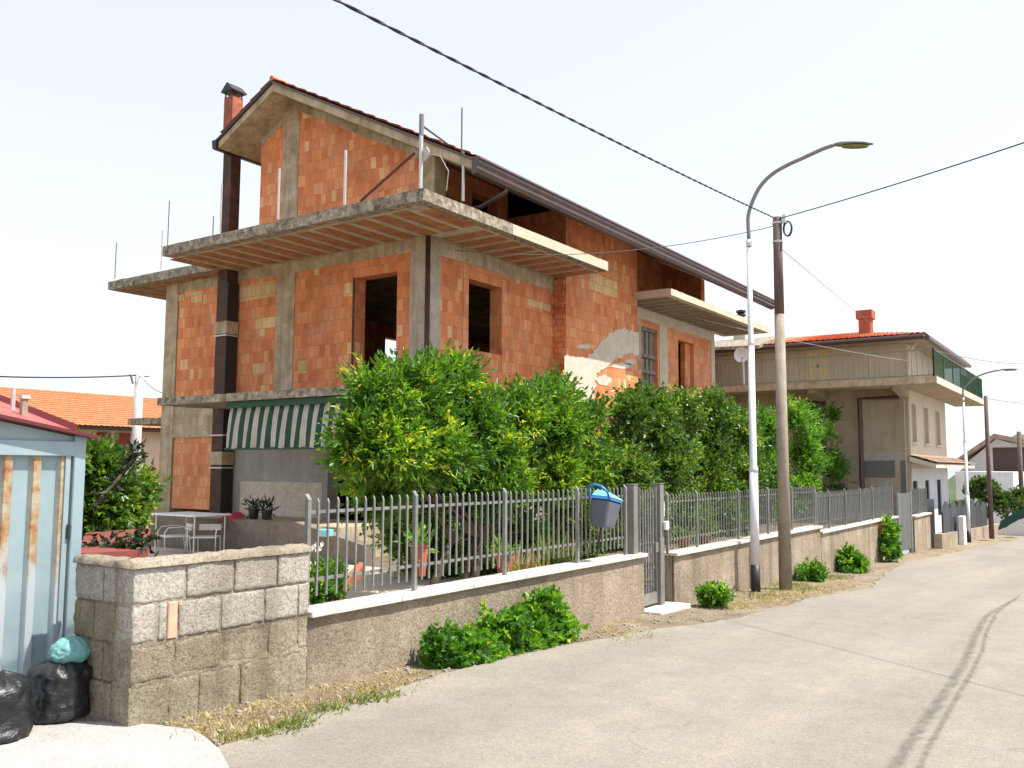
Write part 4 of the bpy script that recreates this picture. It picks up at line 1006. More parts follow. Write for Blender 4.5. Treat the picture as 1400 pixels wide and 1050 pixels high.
# ------------------------------------------------------------------ lamp post and poles
def lamp(base, top_z, arm, head_dir, label, s=1.0):
    x,y,z = base
    t = thing('street_lamp',base,label,'street lamp','street lamps along the wall')
    h = top_z-z
    MB().tube([(x,y,z-.05),(x,y,z+.42*s)],.076*s,14).build('base_sleeve','black_paint',t,smooth=True)
    MB().tube([(x,y,z+.42*s),(x,y,z+h*.345)],[.073*s,.070*s],14).build('lower_pole','white_paint',t,smooth=True)
    MB().tube([(x,y,z+h*.335),(x,y,z+h*.345),(x,y,z+h*.352),(x,y,z+h*.70)],[.076*s,.076*s,.058*s,.054*s],14).build('middle_pole','white_paint',t,smooth=True)
    MB().tube([(x,y,z+h*.70),(x,y,z+h*.71),(x,y,z+h*.985)],[.056*s,.044*s,.040*s],14).build('upper_pole','white_paint',t,smooth=True)
    MB().tube(arm,[.032*s]*(len(arm)-1)+[.028*s],12).build('arm','grey_paint',t,smooth=True)
    MB().tube([arm[0],arm[0]+Vector((0,0,.12*s))],.046*s,12).build('collar','white_paint',t,smooth=True)
    e = Vector(arm[-1]); d = Vector(head_dir).normalized(); sd = d.cross(Vector((0,0,1))).normalized(); up_ = sd.cross(d)
    hd=MB(); vs=[]; fs=[]; sec=[(0,.032,.03),(.05,.06,.045),(.14,.105,.05),(.32,.125,.042),(.48,.105,.03),(.58,.055,.015),(.60,.02,.008)]
    for a,w,hh in sec:
        for k in range(16):
            q=2*PI*k/16; cz=math.sin(q)*hh; cz = cz if cz>0 else cz*.45
            vs.append(e+(d*a+sd*math.cos(q)*w+up_*cz)*s)
    for j in range(len(sec)-1):
        for k in range(16): k2=(k+1)%16; fs.append((j*16+k,j*16+k2,(j+1)*16+k2,(j+1)*16+k))
    fs += [tuple(range(16))[::-1],tuple(range((len(sec)-1)*16,len(sec)*16))]
    HD = hd.add(vs,fs).build('lamp_head','grey_paint',t,smooth=True)
    ln=MB(); vs=[]
    for k in range(20):
        q=2*PI*k/20; vs.append(e+(d*(.33+.2*math.cos(q))+sd*math.sin(q)*.10-up_*.027)*s)
    for k in range(20):
        q=2*PI*k/20; vs.append(e+(d*(.33+.2*math.cos(q))+sd*math.sin(q)*.09-up_*.045)*s)
    ln.add(vs,[tuple(range(20,40)),*[(k,(k+1)%20,20+(k+1)%20,20+k) for k in range(20)]]).build('lens','lens',HD)
    return t
LX,LY = 14.15,4.95
LB = (LX,LY,gz(LX)+.01)
def armpts(X, pix): return [at(u,v,'x',X) for u,v in pix]
def smooth_path(P, k=5):
    out = []
    for i in range(len(P)-1):
        a,b,c,d = P[max(i-1,0)],P[i],P[i+1],P[min(i+2,len(P)-1)]
        for j in range(k):
            t=j/k; out.append(.5*((2*b)+(c-a)*t+(2*a-5*b+4*c-d)*t*t+(3*b-a-3*c+d)*t**3))
    return out+[P[-1]]
ap = armpts(LX,[(1020.5,338),(1021,318),(1023,296),(1029,275),(1040,254),(1056,238),(1076,226),(1100,215),(1124,204),(1140,198.5)])
ap[0] = Vector((LX,LY,ap[0].z)); ap[1] = Vector((LX,LY,ap[1].z)); ap = [ap[0]]+smooth_path(ap[1:])
lamp(LB, ap[0].z+.05, ap, at(1183,197,'x',LX)-at(1141,198.5,'x',LX), 'tall white street lamp with black foot standing beside the brown pole')
# second lamp further down the street
X2 = 37.0; b2 = at(1325,740,'x',X2); b2.z = gz(X2)
a2 = armpts(X2,[(1320.5,548),(1321,533),(1324,524),(1332,517),(1344,511.5),(1358,507.5),(1368,506)])
a2[0].y = b2.y; a2[1].y = b2.y; a2 = [a2[0]]+smooth_path(a2[1:],3)
lamp((X2,b2.y,b2.z), a2[0].z+.03, a2, at(1385,505,'x',X2)-at(1368,506,'x',X2), 'distant white street lamp in front of the second house', 1.0)
def pole(name, base, top, r0, r1, mat, label, split=None, mat2=None):
    t = thing(name, base, label, 'utility pole')
    if split:
        zm = top-split; rm = r0+(r1-r0)*(zm-base[2])/(top-base[2])
        MB().tube([(base[0],base[1],base[2]-.1),(base[0],base[1],zm)],[r0,rm],16).build('shaft',mat,t,smooth=True)
        MB().tube([(base[0],base[1],zm),(base[0],base[1],top)],[rm-.001,r1],16).build('pole_head',mat2,t,smooth=True)
    else: MB().tube([(base[0],base[1],base[2]-.1),(base[0],base[1],top)],[r0,r1],16).build('shaft',mat,t,smooth=True)
    return t
PX,PY = 14.95,4.72; ptop = at(1064,297,'x',PX).z
UP = pole('utility_pole',(PX,PY,gz(PX)),ptop,.108,.074,'pole','brown tapering concrete utility pole right beside the street lamp',1.7,'pole_top')
MB().box(PX-.03,PX+.09,PY-.16,PY-.09,ptop-.12,ptop+.04).build('junction_box','white_plastic',UP,bevel=.01)
mb = MB(); 
for k in range(3):
    pts=[]; 
    for q in range(13): t=2*PI*q/12; pts.append((PX+.02*k, PY-.17+.07*math.cos(t), ptop-.22+.13*math.sin(t)))
    mb.tube(pts,.012,6)
mb.build('cable_loop','black_rubber',UP)
for z_ in (.12,.45): MB().tube([(PX,PY,ptop-z_),(PX,PY,ptop-z_+.035)],.088,12).build('band','lead_iron',UP)
p3 = at(1356,735,'x',42); tp = at(1354,541,'x',42); pole('utility_pole',(42,p3.y,gz(42)),tp.z,.10,.075,'pole_top','dark utility pole beyond the distant street lamp')
p4 = at(1398,700,'x',52); tp4 = at(1398,590,'x',52); pole('utility_pole',(52,p4.y,gz(52)),tp4.z,.13,.10,'pole_top','utility pole at the right edge of the view near the white buildings')
pl = at(185,640,'y',26); tl = at(185,508,'y',26)
PL = pole('utility_pole',(pl.x,26,-2.5),tl.z,.17,.13,'pole_pale','pale round concrete pole between the tiled house and the brick house')
mb = MB(); mb.tube([(pl.x-.35,26,tl.z-.12),(pl.x+.35,26,tl.z-.12)],.02,6); mb.tube([(pl.x-.3,26,tl.z-.12),(pl.x-.28,25.9,tl.z-.4)],.04,6); mb.build('crossarm','rebar',PL)

# cables
def cable(name, a, b, sag, r, mat, label, n=40, group='overhead cables', twist=0):
    a=Vector(a); b=Vector(b); pts=[]
    for k in range(n+1):
        t=k/n; p=a.lerp(b,t); p.z-=sag*4*t*(1-t)
        pts.append(p)
    mb=MB()
    if twist:
        L=(b-a).length; n2=int(L/.05)
        for s_ in range(2):
            pp=[]
            for k in range(n2+1):
                t=k/n2; p=a.lerp(b,t); p.z-=sag*4*t*(1-t); q=2*PI*t*L/.45+s_*PI
                pp.append(p+Vector((0,math.cos(q),math.sin(q)))*r*.6)
            mb.tube(pp,r*.75,6)
    else: mb.tube(pts,r,6)
    return tag(mb.build(name,mat,smooth=True),label,'cable',group)
pt = Vector((PX,PY,ptop-.03))
def hit(u,v,ax,val): return at(u,v,ax,val)
c0 = at(490,0,'y',3.9)
dirv = (c0-pt); cend = pt+dirv*1.6
# sag so that the line passes (760,155)
def sagfit(a,b,u,v):
    best=None
    for s in np.linspace(-.2,1.5,86):
        for t in np.linspace(.02,.98,97):
            p=Vector(a).lerp(Vector(b),float(t)); p.z-=float(s)*4*t*(1-t)
            q=np.array(p); d=q@Fw; uu=700+F_PX*(q@Rt)/d; vv=525-F_PX*(q@Up)/d
            e=(uu-u)**2+(vv-v)**2
            if best is None or e<best[0]: best=(e,float(s))
    return best[1]
cable('power_cable',pt,cend,sagfit(pt,cend,800,175),.0095,'black_rubber','thick twisted black cable running from the brown pole overhead to the top of the view',twist=1)
d_ = at(1430,163,'x',1.0); t_ = (PX-.772*PY)/(d_.x-.772*d_.y); e1_ = Vector((d_.x*t_,d_.y*t_,d_.z*t_)); ce_ = pt+(e1_-pt)*2.6
cable('power_cable',pt,ce_,sagfit(pt,ce_,1250,245),.0085,'black_rubber','black cable from the brown pole across the road to the right edge')
h1 = at(622,342,'y',YC-.12); a1 = (PX,PY,ptop-.14); cable('service_cable',a1,h1,sagfit(a1,h1,850,344),.007,'cable_grey','thin pale cable drooping from the brown pole to the brick house')
ch = at(1188,440,'x',36); a3=(PX,PY,ptop-.5); cable('service_cable',a3,ch,.02,.006,'cable_grey','thin cable from the brown pole down to the second house chimney')
h3 = at(905,412,'y',YC-.1); h4 = at(1245,462,'x',33); 
a5 = at(915,425,'y',YC-.15); b5 = at(1240,493,'x',32.5); cable('service_cable',a5,b5,.12,.006,'cable_white','thin pale cable strung from the brick house to the second house balcony')
b6 = at(1240,468,'x',33); b7 = at(1440,496,'x',45); cable('service_cable',b6,b7,.3,.012,'cable_grey','faint cable leaving the second house towards the right edge')
cable('service_cable',(42,p3.y,tp.z-.1),at(1450,552,'x',50),.1,.014,'cable_grey','faint cable running right from the dark far pole')
cable('power_cable',(pl.x,26,tl.z-.1),at(-60,512,'y',26),.08,.025,'black_rubber','dark cable running left from the pale pole above the tiled roof')
cable('service_cable',(pl.x,26,tl.z-.1),at(232,540,'x',14),.12,.012,'cable_grey','short thin cable from the pale pole to the brick house')

# ------------------------------------------------------------------ second house
HX, HY = 34.0, 6.2
S2 = thing('second_house',(HX,HY,-2.6),'beige two storey house with wrap round balcony and red tiled roof down the street','house')
HXE, HYE = 42.1, 15.2
gz0 = at(1240,642,'x',HX).z
def wins(lst,ax,pl):
    out=[]
    for u0,v0,u1,v1 in lst:
        a,b=at(u0,v0,ax,pl),at(u1,v1,ax,pl); k=1 if ax=='x' else 0
        out.append((min(a[k],b[k]),max(a[k],b[k]),min(a.z,b.z),max(a.z,b.z)))
    return out
shut = wins([(1100,478,1136,515)],'x',HX)[0]; dk = wins([(1098,548,1131,620)],'x',HX)[0]
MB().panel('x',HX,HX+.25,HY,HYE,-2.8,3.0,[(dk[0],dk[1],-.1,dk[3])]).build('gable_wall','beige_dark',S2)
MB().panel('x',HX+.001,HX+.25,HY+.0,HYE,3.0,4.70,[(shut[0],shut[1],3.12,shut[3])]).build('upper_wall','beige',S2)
MB().box(HX+.05,HX+.10,shut[0],shut[1],3.12,shut[3]).build('shuttered_door','shutter_beige',S2)
MB().box(HX+.03,HX+.049,(shut[0]+shut[1])/2-.04,(shut[0]+shut[1])/2+.04,3.12,shut[3]).build('shutter_stile','cream',S2)
MB().box(HX+.03,HX+.049,shut[0],shut[1],3.8,3.9).build('shutter_stile','cream',S2)
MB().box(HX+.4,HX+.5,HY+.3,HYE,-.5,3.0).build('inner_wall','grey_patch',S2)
st_u = wins([(1245.5,553,1253.5,592),(1262,557,1270,595),(1278,561,1286,597)],'y',HY)
st_l = wins([(1248,655,1256,700),(1265,655,1272,697),(1281,655,1288,694)],'y',HY)
z_u0,z_u1 = min(q[2] for q in st_u), max(q[3] for q in st_u); z_u0=.95; z_u1=2.35
st_u = [(q[0],q[1],z_u0,z_u1) for q in st_u]; st_l=[(q[0],q[1],-1.9,-.45) for q in st_l]
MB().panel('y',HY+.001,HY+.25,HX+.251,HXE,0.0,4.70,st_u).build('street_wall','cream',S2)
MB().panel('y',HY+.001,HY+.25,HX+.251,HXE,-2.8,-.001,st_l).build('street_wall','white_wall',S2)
MB().box(HX+.3,HXE-.01,HYE-.2,HYE,-2.8,4.7).build('rear_wall','beige',S2)
MB().box(HXE-.2,HXE,HY+.26,HYE-.21,-2.8,4.7).build('far_wall','beige',S2)
for q in st_u:
    w=MB().box(q[0],q[1],HY+.10,HY+.14,q[2],q[3]).build('window','shutter_tan',S2); MB().box(q[0]-.08,q[1]+.08,HY-.08,HY,q[2]-.07,q[2]).build('sill','travertine',w)
for q in st_l:
    w=MB().box(q[0],q[1],HY+.14,HY+.17,q[2],q[3]).build('window','glass_dark',S2)
    g=MB()
    for k in range(5): x=q[0]+(q[1]-q[0])*(k+.5)/5; g.tube([(x,HY+.04,q[2]),(x,HY+.04,q[3])],.015,5)
    g.build('window_bars','dark_fence',w)
# canopy over ground floor
mb=MB(); mb.prism([(HY-.85,.02),(HY-.85,.16),(HY,.42),(HY,.26)],'x',HX-.1,HXE+1.6); cn=mb.build('canopy','cream',S2)
tiles('canopy_tiles',(HX-.1,HY,.45),(1,0,0),(0,-.85,-.26),46,3,cn,'tile_brown',step=.3,sub=3)
# patches on the gable wall
def hpatch(u0,v0,u1,v1,mat,name,t=.012):
    a,b=at(u0,v0,'x',HX),at(u1,v1,'x',HX); return MB().box(HX-t,HX,min(a.y,b.y),max(a.y,b.y),min(a.z,b.z),max(a.z,b.z)).build(name,mat,S2)
hpatch(1178,618,1240,629,'render_grey','pale_band'); hpatch(1179,630,1224,653,'grey_patch','painted_patch'); hpatch(1231,630,1240,678,'grey_patch','corner_patch',.014)
hpatch(1200,657,1218,690,'render_grey','small_door'); hpatch(1236,530,1240,678,'cream','corner_strip',.02)
a=at(1175,545,'x',HX-.3); b=at(1229,541,'x',HX-.3); c=at(1175,668,'x',HX-.3)
MB().tube([(HX-.3,b.y,a.z),(HX-.3,a.y,a.z),(HX-.3,a.y,c.z)],.09,6).build('pipe_frame','brown_pipe',S2)
# balcony
BX,BYY,BZ = 32.3,5.0,3.05; BXE=45.0
mb=MB(); mb.box(BX,HX,BYY,13.4,BZ-.22,BZ); mb.box(HX,BXE,BYY,HY,BZ-.22,BZ); mb.build('balcony_slab','beige_dark',S2)
MB().box(BX-.03,BX-.001,BYY-.03,13.4,BZ-.20,BZ+.03).build('slab_edging','concrete',S2); MB().box(BX,BXE,BYY-.03,BYY-.001,BZ-.20,BZ+.03).build('slab_edging','cream',S2)  # gable side edging gets a darker colour, its shade painted in
for y in (6.3,9.2,12.6): MB().prism([(HX,BZ-.22),(BX+.3,BZ-.22),(BX+.4,BZ-.34),(HX,BZ-.55)],'y',y-.15,y+.15).build('corbel','beige_dark',S2)
def rail2(p0,p1,mat,nm='balcony_railing'):
    p0=Vector(p0); p1=Vector(p1); L=(p1-p0).length; n=int(L/.17); mb=MB(); d=(p1-p0)/n
    for i in range(n+1):
        q=p0+d*i; w=.009 if i%12 else .022
        mb.box(q.x-w,q.x+w,q.y-w,q.y+w,q.z,q.z+.93)
    x=mb.build(nm,mat,S2)
    m2=MB()
    for z in (.08,.95):
        a=p0+Vector((0,0,z)); b=p1+Vector((0,0,z)); m2.box(min(a.x,b.x)-.025,max(a.x,b.x)+.025,min(a.y,b.y)-.025,max(a.y,b.y)+.025,a.z-.02,a.z+.02)
    m2.build('handrail',mat,S2); return x
rail2((BX+.06,13.3,BZ),(BX+.06,BYY+.06,BZ),'beige_rail'); rail2((BX+.06,BYY+.06,BZ),(BXE-.1,BYY+.06,BZ),'green_rail')
MB().box(38.5,44.9,BYY+.10,BYY+.105,BZ+.12,BZ+.7).build('green_screen','green_rail',S2)
# roof: hipped
ex0,ex1,ey0,ey1 = 33.2,43.6,5.45,15.8; ez=at(1244,459,'x',33.2).z; rzz=ez+.95
xm=(ex0+ex1)/2
mb=MB(); A=(ex0,ey0,ez);B=(ex1,ey0,ez);Cc=(ex1,ey1,ez);D=(ex0,ey1,ez);E_=(xm,ey0+3.6,rzz);F_=(xm,ey1-3.6,rzz)
mb.add([A,B,Cc,D,E_,F_]+[Vector(q)-Vector((0,0,.16)) for q in (A,B,Cc,D)],[(0,4,5,3),(1,2,5,4),(0,1,4),(2,3,5),(0,6,7,1),(1,7,8,2),(2,8,9,3),(3,9,6,0),(6,9,8,7)])
rf2=mb.build('roof','beige_dark',S2)
def tri_tiles(a,b,c,d,nrow,ncol):
    # rows of tiles on a hip face: a-b eave, c-d ridge
    a,b,c,d=map(Vector,(a,b,c,d)); vs=[];fs=[]; n_=(b-a).cross(d-a).normalized(); n_=n_ if n_.z>0 else -n_
    for j in range(nrow+1):
        for e in (0,1):
            t=min(1,(j+e*.999)/(nrow+1)); l=a.lerp(d,t); q=b.lerp(c,t)
            for i in range(ncol*3+1): vs.append(l.lerp(q,i/(ncol*3))+n_*(.03+.045*abs(math.cos(PI*i/3))+(.0 if e else .03)))
    w_=ncol*3+1
    for j in range(2*(nrow+1)-1):
        for i in range(w_-1): k=j*w_+i; fs.append((k,k+1,k+w_+1,k+w_))
    return MB().add(vs,fs).build('tiles','tile',rf2)
tri_tiles(D,A,E_,F_,14,48); tri_tiles(A,B,E_,E_,14,46)
MB().tube([(ex0-.08,ey0,ez-.06),(ex0-.08,ey1,ez-.06)],.09,8).build('gutter','brown_pipe',S2); MB().tube([(ex0,ey0-.08,ez-.1),(ex1,ey0-.08,ez-.1)],.09,8).build('gutter','gutter',S2)
MB().tube([(HX-.1,HY-.4,ez-.1),(HX-.1,HY-.1,ez-.5),(HX-.1,HY-.06,BZ)],.06,8).build('downpipe','cream',S2)
p=at(1184,452,'x',36.5); ch_=MB().box(p.x-.25,p.x+.25,p.y-.22,p.y+.22,p.z-.5,p.z+.45).build('chimney','flue_terra',S2)
MB().box(p.x-.32,p.x+.32,p.y-.30,p.y+.30,p.z+.451,p.z+.78).build('chimney_head','flue_terra',ch_)
# lower left wing roof with sat dish and cowl between the houses
W2 = thing('rear_wing',(33,13,-2.6),'lower grey wing with a sheet roof and chimney cowl between the two houses','building')
MB().box(33.0,40,13.6,20,-2.8,4.2).build('wall','beige_dark',W2)
a=at(985,462,'x',32.6); b=at(1038,470,'x',32.6)
quad3('roof',(32.6,21,a.z-.1),(32.6,b.y,b.z-.05),(36,b.y+.2,b.z+.75),(36,21,b.z+.75),'slab_edge',W2,.12)
p=at(1013,430,'x',35.5); MB().box(p.x-.25,p.x+.25,p.y-.25,p.y+.25,p.z-1.6,p.z-.35).build('chimney','cream',W2)
MB().lathe([(.13,-.35),(.13,-.1),(.2,-.08),(.2,.0),(.12,.04),(.2,.08),(.2,.16),(.06,.2)],p,14).build('chimney_cowl','black_paint',W2)
p=at(1014,485,'x',31.9); DS=thing('satellite_dish',p,'pale satellite dish on the second house balcony beside the lamp post','satellite dish')
vs=[];fs=[];K=16
for j,(r,dx) in enumerate(((0,.10),(.12,.08),(.22,.03),(.29,-.03))):
    for k in range(K): q=2*PI*k/K; vs.append((p.x+dx,p.y+r*math.cos(q),p.z+r*math.sin(q)))
for j in range(3):
    for k in range(K): k2=(k+1)%K; fs.append((j*K+k,j*K+k2,(j+1)*K+k2,(j+1)*K+k))
MB().add(vs,fs).build('reflector','white_plastic',DS,smooth=True); MB().tube([(p.x-.02,p.y,p.z-.45),(p.x-.5,p.y-.2,p.z-.1)],.02,6).build('feed_arm','lead_iron',DS); MB().tube([(p.x+.15,p.y,p.z),(p.x+.2,p.y,p.z-1.1)],.03,6).build('mast','lead_iron',DS)

# second gate and following small walls
G2 = thing('double_gate',(28,5.3,-2.5),'grey steel gate at the far end of the boundary walls','gate')
def rx_(u,v,y=5.3): return at(u,v,'y',y).x
ga,gb = rx_(1228,700),rx_(1243,700)
mb=MB(); n=14
for i in range(n+1): x=ga+(gb-ga)*i/n; mb.box(x-.03,x+.03,5.28,5.31,-2.35,-.72)
for z in (-.85,-1.6,-2.25): mb.box(ga,gb,5.311,5.33,z-.03,z+.03)
mb.build('bars','galv',G2); MB().box(ga,gb,5.34,5.345,-2.3,-.8).build('screen','galv_dark',G2)
for x in (ga-.12,gb+.12): MB().tube([(x,5.3,-2.5),(x,5.3,-.68)],.06,8).build('post','galv',G2)
bwall(gb+.3,rx_(1268,710),-1.42,'short pale roughcast wall just past the far gate')
wa,wb = gb+.3,rx_(1268,710)
railing(wa+.05,wb-.05,-.62,-1.42,[(wa+wb)/2],'short screened railing past the far gate',sp=.14,solid=True)
# dark picket fence further on
x0_,x1_ = rx_(1290,722,5.0),rx_(1350,722,5.0)
PF=thing('picket_fence',(x0_,5.0,-2.8),'dark picket fence with arched tops beyond the second house','fence')
n=int((x1_-x0_)/1.5); 
for k in range(n):
    a=x0_+(x1_-x0_)*k/n; b=x0_+(x1_-x0_)*(k+1)/n-.08; mb=MB(); m_=(a+b)/2; 
    pts=[(a,gz(a)+.45)]+[(a+(b-a)*i/8, gz(a)+1.15+.35*math.sin(PI*i/8)) for i in range(9)]+[(b,gz(a)+.45)]
    mb.prism(pts,'y',5.0,5.05); mb.build('picket_panel','dark_fence',PF)
MB().add([(x0_-1,4.9,gz(x0_)-.1),(x1_+8,4.9,gz(x1_+8)-.1),(x1_+8,4.9,gz(x1_+8)+.45),(x0_-1,4.9,gz(x0_)+.5),(x0_-1,5.15,gz(x0_)-.1),(x1_+8,5.15,gz(x1_+8)-.1),(x1_+8,5.15,gz(x1_+8)+.45),(x0_-1,5.15,gz(x0_)+.5)],[(0,1,2,3),(7,6,5,4),(3,2,6,7),(0,3,7,4),(1,5,6,2)]).build('plinth','roughcast',PF)
p=at(1313,715,'y',4.85); tag(MB().box(p.x-.3,p.x+.3,4.7,4.89,gz(p.x)-.05,gz(p.x)+1.0).build('meter_cabinet','white_wall',bevel=.02),'small white meter cabinet against the dark picket fence','cabinet')
# garage mouth
p=at(1270,710,'y',5.9); tag(MB().box(wb+.2,wb+3.2,5.6,5.9,gz(p.x)-.1,gz(p.x)+1.6).build('car_gate','dark_fence'),'dark low driveway gate below the white ground floor','gate')

# ------------------------------------------------------------------ far buildings
FH=thing('tiled_house',(34,45,-3),'distant cream house with a long orange tiled roof and dark red shutters','house')
FY=45
A=at(-60,527,'y',FY+7); B=at(300,556,'y',FY+7); e0_=at(100,580,'y',FY-.6); e1_=at(300,586,'y',FY-.6); zE=e0_.z
x0f,x1f=at(-80,590,'y',FY).x,at(330,590,'y',FY).x; ridge_z=at(100,538,'y',FY+7).z
mb=MB(); mb.prism([(FY-.7,zE-.1),(FY-.7,zE+.05),(FY+7,ridge_z),(FY+14,zE+.05),(FY+14,zE-.1)],'x',x0f-4,x1f+4); rf3=mb.build('roof','beige_dark',FH)
dv=Vector((0,-7.7,zE-ridge_z)); tiles('tiles',(x0f-4,FY+7,ridge_z+.05),(1,0,0),dv,int((x1f-x0f+8)/.3),int(dv.length/.5)+1,rf3,'tile_orange',pitch=.3,step=.5,sub=3,amp=.06)
MB().box(x0f,x1f,FY,FY+13,-4,zE-.12).build('wall','cream',FH)
MB().box(x0f-4,x1f+4,FY-.9,FY-.7,zE-.25,zE+.0).build('gutter','brown_pipe',FH)
for u0,u1 in ((133,149),(159,176)):
    a=at(u0,592,'y',FY-.05); b=at(u1,640,'y',FY-.05); w=MB().box(a.x,b.x,FY-.08,FY,b.z,zE-.35).build('shutter','shutter_red',FH)
a=at(188,645,'y',FY-.4); MB().box(a.x-1,a.x+4,FY-1.5,FY,a.z-.1,a.z+.1).build('balcony','flue_terra',FH)
a=at(190,650,'y',FY-1.6); MB().box(a.x-1,a.x+4,FY-1.65,FY-1.55,a.z-1.6,a.z-.3).build('balcony_parapet','flue_terra',FH)

WB=thing('white_building',(70,12,-4),'plain white flat roofed building at the end of the street','building')
a=at(1306,640,'x',62); b=at(1362,703,'x',62); MB().box(62,72,at(1385,645,'x',62).y,a.y,-6,at(1340,645,'x',62).z).build('wall','white_wall',WB)
MB().box(61.9,72,at(1402,672,'x',61.9).y,at(1385,645,'x',62).y-.01,-6,at(1395,668,'x',61.9).z).build('lower_wall','white_wall',WB)
BB=thing('brown_roofed_house',(75,12,-4),'white house with shallow brown tiled gable roof in the distance','house')
XB=74; ya,yb2=at(1325,640,'x',XB).y,at(1440,640,'x',XB).y; ym=at(1362,600,'x',XB); el=at(1326,630,'x',XB); er=at(1440,621,'x',XB)
mb=MB(); mb.prism([(ya,-6),(yb2,-6),(yb2,er.z),(ym.y,ym.z),(ya,el.z)],'x',XB,XB+10); mb.build('wall','white_wall',BB)
mb=MB(); mb.prism([(yb2-2,er.z-.2),(yb2-2,er.z+.2),(ym.y,ym.z+.35),(ya+.6,el.z+.15),(ya+.6,el.z-.1),(ym.y,ym.z+.02)],'x',XB-1.4,XB+10.5); mb.build('roof','tile_brown',BB)
a=at(1357,612,'x',XB-.02); b=at(1420,646,'x',XB-.02); MB().box(XB-.05,XB-.01,b.y,a.y,b.z,a.z).build('dark_loggia','brown_pipe',BB)  # dark sheet on the wall: shade under the roof put into colour
# hill
mb=MB(); vs=[];fs=[]
for i in range(41):
    for j in range(9):
        y=-60+i*6; x=330+j*25; hgt=29*math.exp(-((y-33)/24)**2)*math.sin(PI*j/8)+6*nz((x,y,0),.05)*math.sin(PI*j/8)+1.5*nz((x,y,0),.3)
        vs.append((x,y,-14+hgt))
for i in range(40):
    for j in range(8): a=i*9+j; fs.append((a,a+1,a+10,a+9))
kind(mb.add(vs,fs).build('hill','hill',smooth=True),'structure')
hillc = at(1335,612,'x',330)
# low white wall and netting at the far right
def xq(pix,X,t,name,mat,par=None):
    q=[at(u,v,'x',X) for u,v in pix]; n=len(q)
    return MB().add([tuple(k) for k in q]+[(k.x+t,k.y,k.z) for k in q],[tuple(range(n)),tuple(range(n,2*n))[::-1]]+[(i,(i+1)%n,n+(i+1)%n,n+i) for i in range(n)]).build(name,mat,par)
p0=at(1362,730,'x',47)
LW=thing('low_white_wall',(47,p0.y,-3),'low white wall at the bend of the street','wall')
xq([(1360,742),(1460,742),(1460,690),(1400,708),(1364,727),(1360,730)],47,.25,'wall','white_wall',LW)
tag(xq([(1364,726),(1400,707),(1440,690),(1440,676),(1400,694),(1368,712)],47.3,.04,'garden_netting','net'),'dark green netting stretched above the low white wall','netting')

# ------------------------------------------------------------------ trees and plants
YT=7.4
def g0(u,Y=YT): p=at(u,700,'y',Y); return (p.x,p.y,-1.62)
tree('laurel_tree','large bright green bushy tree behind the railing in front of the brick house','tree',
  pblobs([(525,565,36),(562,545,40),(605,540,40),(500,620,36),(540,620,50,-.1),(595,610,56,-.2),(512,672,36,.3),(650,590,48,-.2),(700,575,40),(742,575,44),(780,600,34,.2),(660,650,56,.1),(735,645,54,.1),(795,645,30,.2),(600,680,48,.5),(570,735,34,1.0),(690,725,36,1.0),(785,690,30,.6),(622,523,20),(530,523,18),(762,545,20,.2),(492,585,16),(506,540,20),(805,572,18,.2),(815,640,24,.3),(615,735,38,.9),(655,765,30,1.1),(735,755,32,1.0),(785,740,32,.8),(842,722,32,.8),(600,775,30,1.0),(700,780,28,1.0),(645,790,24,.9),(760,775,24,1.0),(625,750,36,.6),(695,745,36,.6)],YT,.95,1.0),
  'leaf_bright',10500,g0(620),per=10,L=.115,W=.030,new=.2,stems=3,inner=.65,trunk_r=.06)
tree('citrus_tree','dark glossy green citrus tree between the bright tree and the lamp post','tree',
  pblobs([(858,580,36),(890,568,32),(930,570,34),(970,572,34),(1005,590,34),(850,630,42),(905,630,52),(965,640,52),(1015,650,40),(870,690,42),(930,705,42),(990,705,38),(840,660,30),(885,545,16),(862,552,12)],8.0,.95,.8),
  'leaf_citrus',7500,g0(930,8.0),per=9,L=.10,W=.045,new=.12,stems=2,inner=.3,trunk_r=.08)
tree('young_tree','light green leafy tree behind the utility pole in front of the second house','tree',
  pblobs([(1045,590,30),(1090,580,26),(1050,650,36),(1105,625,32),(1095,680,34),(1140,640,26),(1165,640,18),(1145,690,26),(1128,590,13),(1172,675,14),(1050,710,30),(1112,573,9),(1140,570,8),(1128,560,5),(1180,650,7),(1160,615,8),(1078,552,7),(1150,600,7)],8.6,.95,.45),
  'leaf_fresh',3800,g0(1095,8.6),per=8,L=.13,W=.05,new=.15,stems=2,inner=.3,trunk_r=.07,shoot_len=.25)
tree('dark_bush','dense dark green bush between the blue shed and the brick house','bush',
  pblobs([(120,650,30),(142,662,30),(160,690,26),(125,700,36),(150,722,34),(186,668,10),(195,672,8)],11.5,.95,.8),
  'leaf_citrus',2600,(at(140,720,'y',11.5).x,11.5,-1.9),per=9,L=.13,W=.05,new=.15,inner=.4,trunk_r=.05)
# bare-leaved dark branches
def branch(pix, Y, label, mat='leaf_dark', n=160, L=.10, W=.045):
    P0=[at(u,v,'y',Y) for u,v in pix]; t=thing('tree_branch',P0[0],label,'branch')
    MB().tube(P0,[.018]*(len(P0)-1)+[.006],6).build('stem','bark',t)
    ts=rng.random(n)*(len(P0)-1); P=[]; 
    for q in ts:
        i=int(q); p=P0[i].lerp(P0[i+1],q-i); P.append(np.array(p)+rng.normal(size=3)*.05)
    D=unit(rng.normal(size=(n,3))+np.array([0,0,-.1])); leaf_object('leaves',mat,np.array(P),D,L*(.6+.7*rng.random(n)),np.full(n,W),rng.random(n),t); return t
branch([(205,735),(180,742),(150,745),(118,752)],7.6,'dark leafy branch arching over the block wall beside the shed',n=190,L=.09)
branch([(130,690),(165,650),(180,630),(192,612)],9.5,'dark reddish branch poking up in front of the pale pole',n=110,L=.13,W=.05)
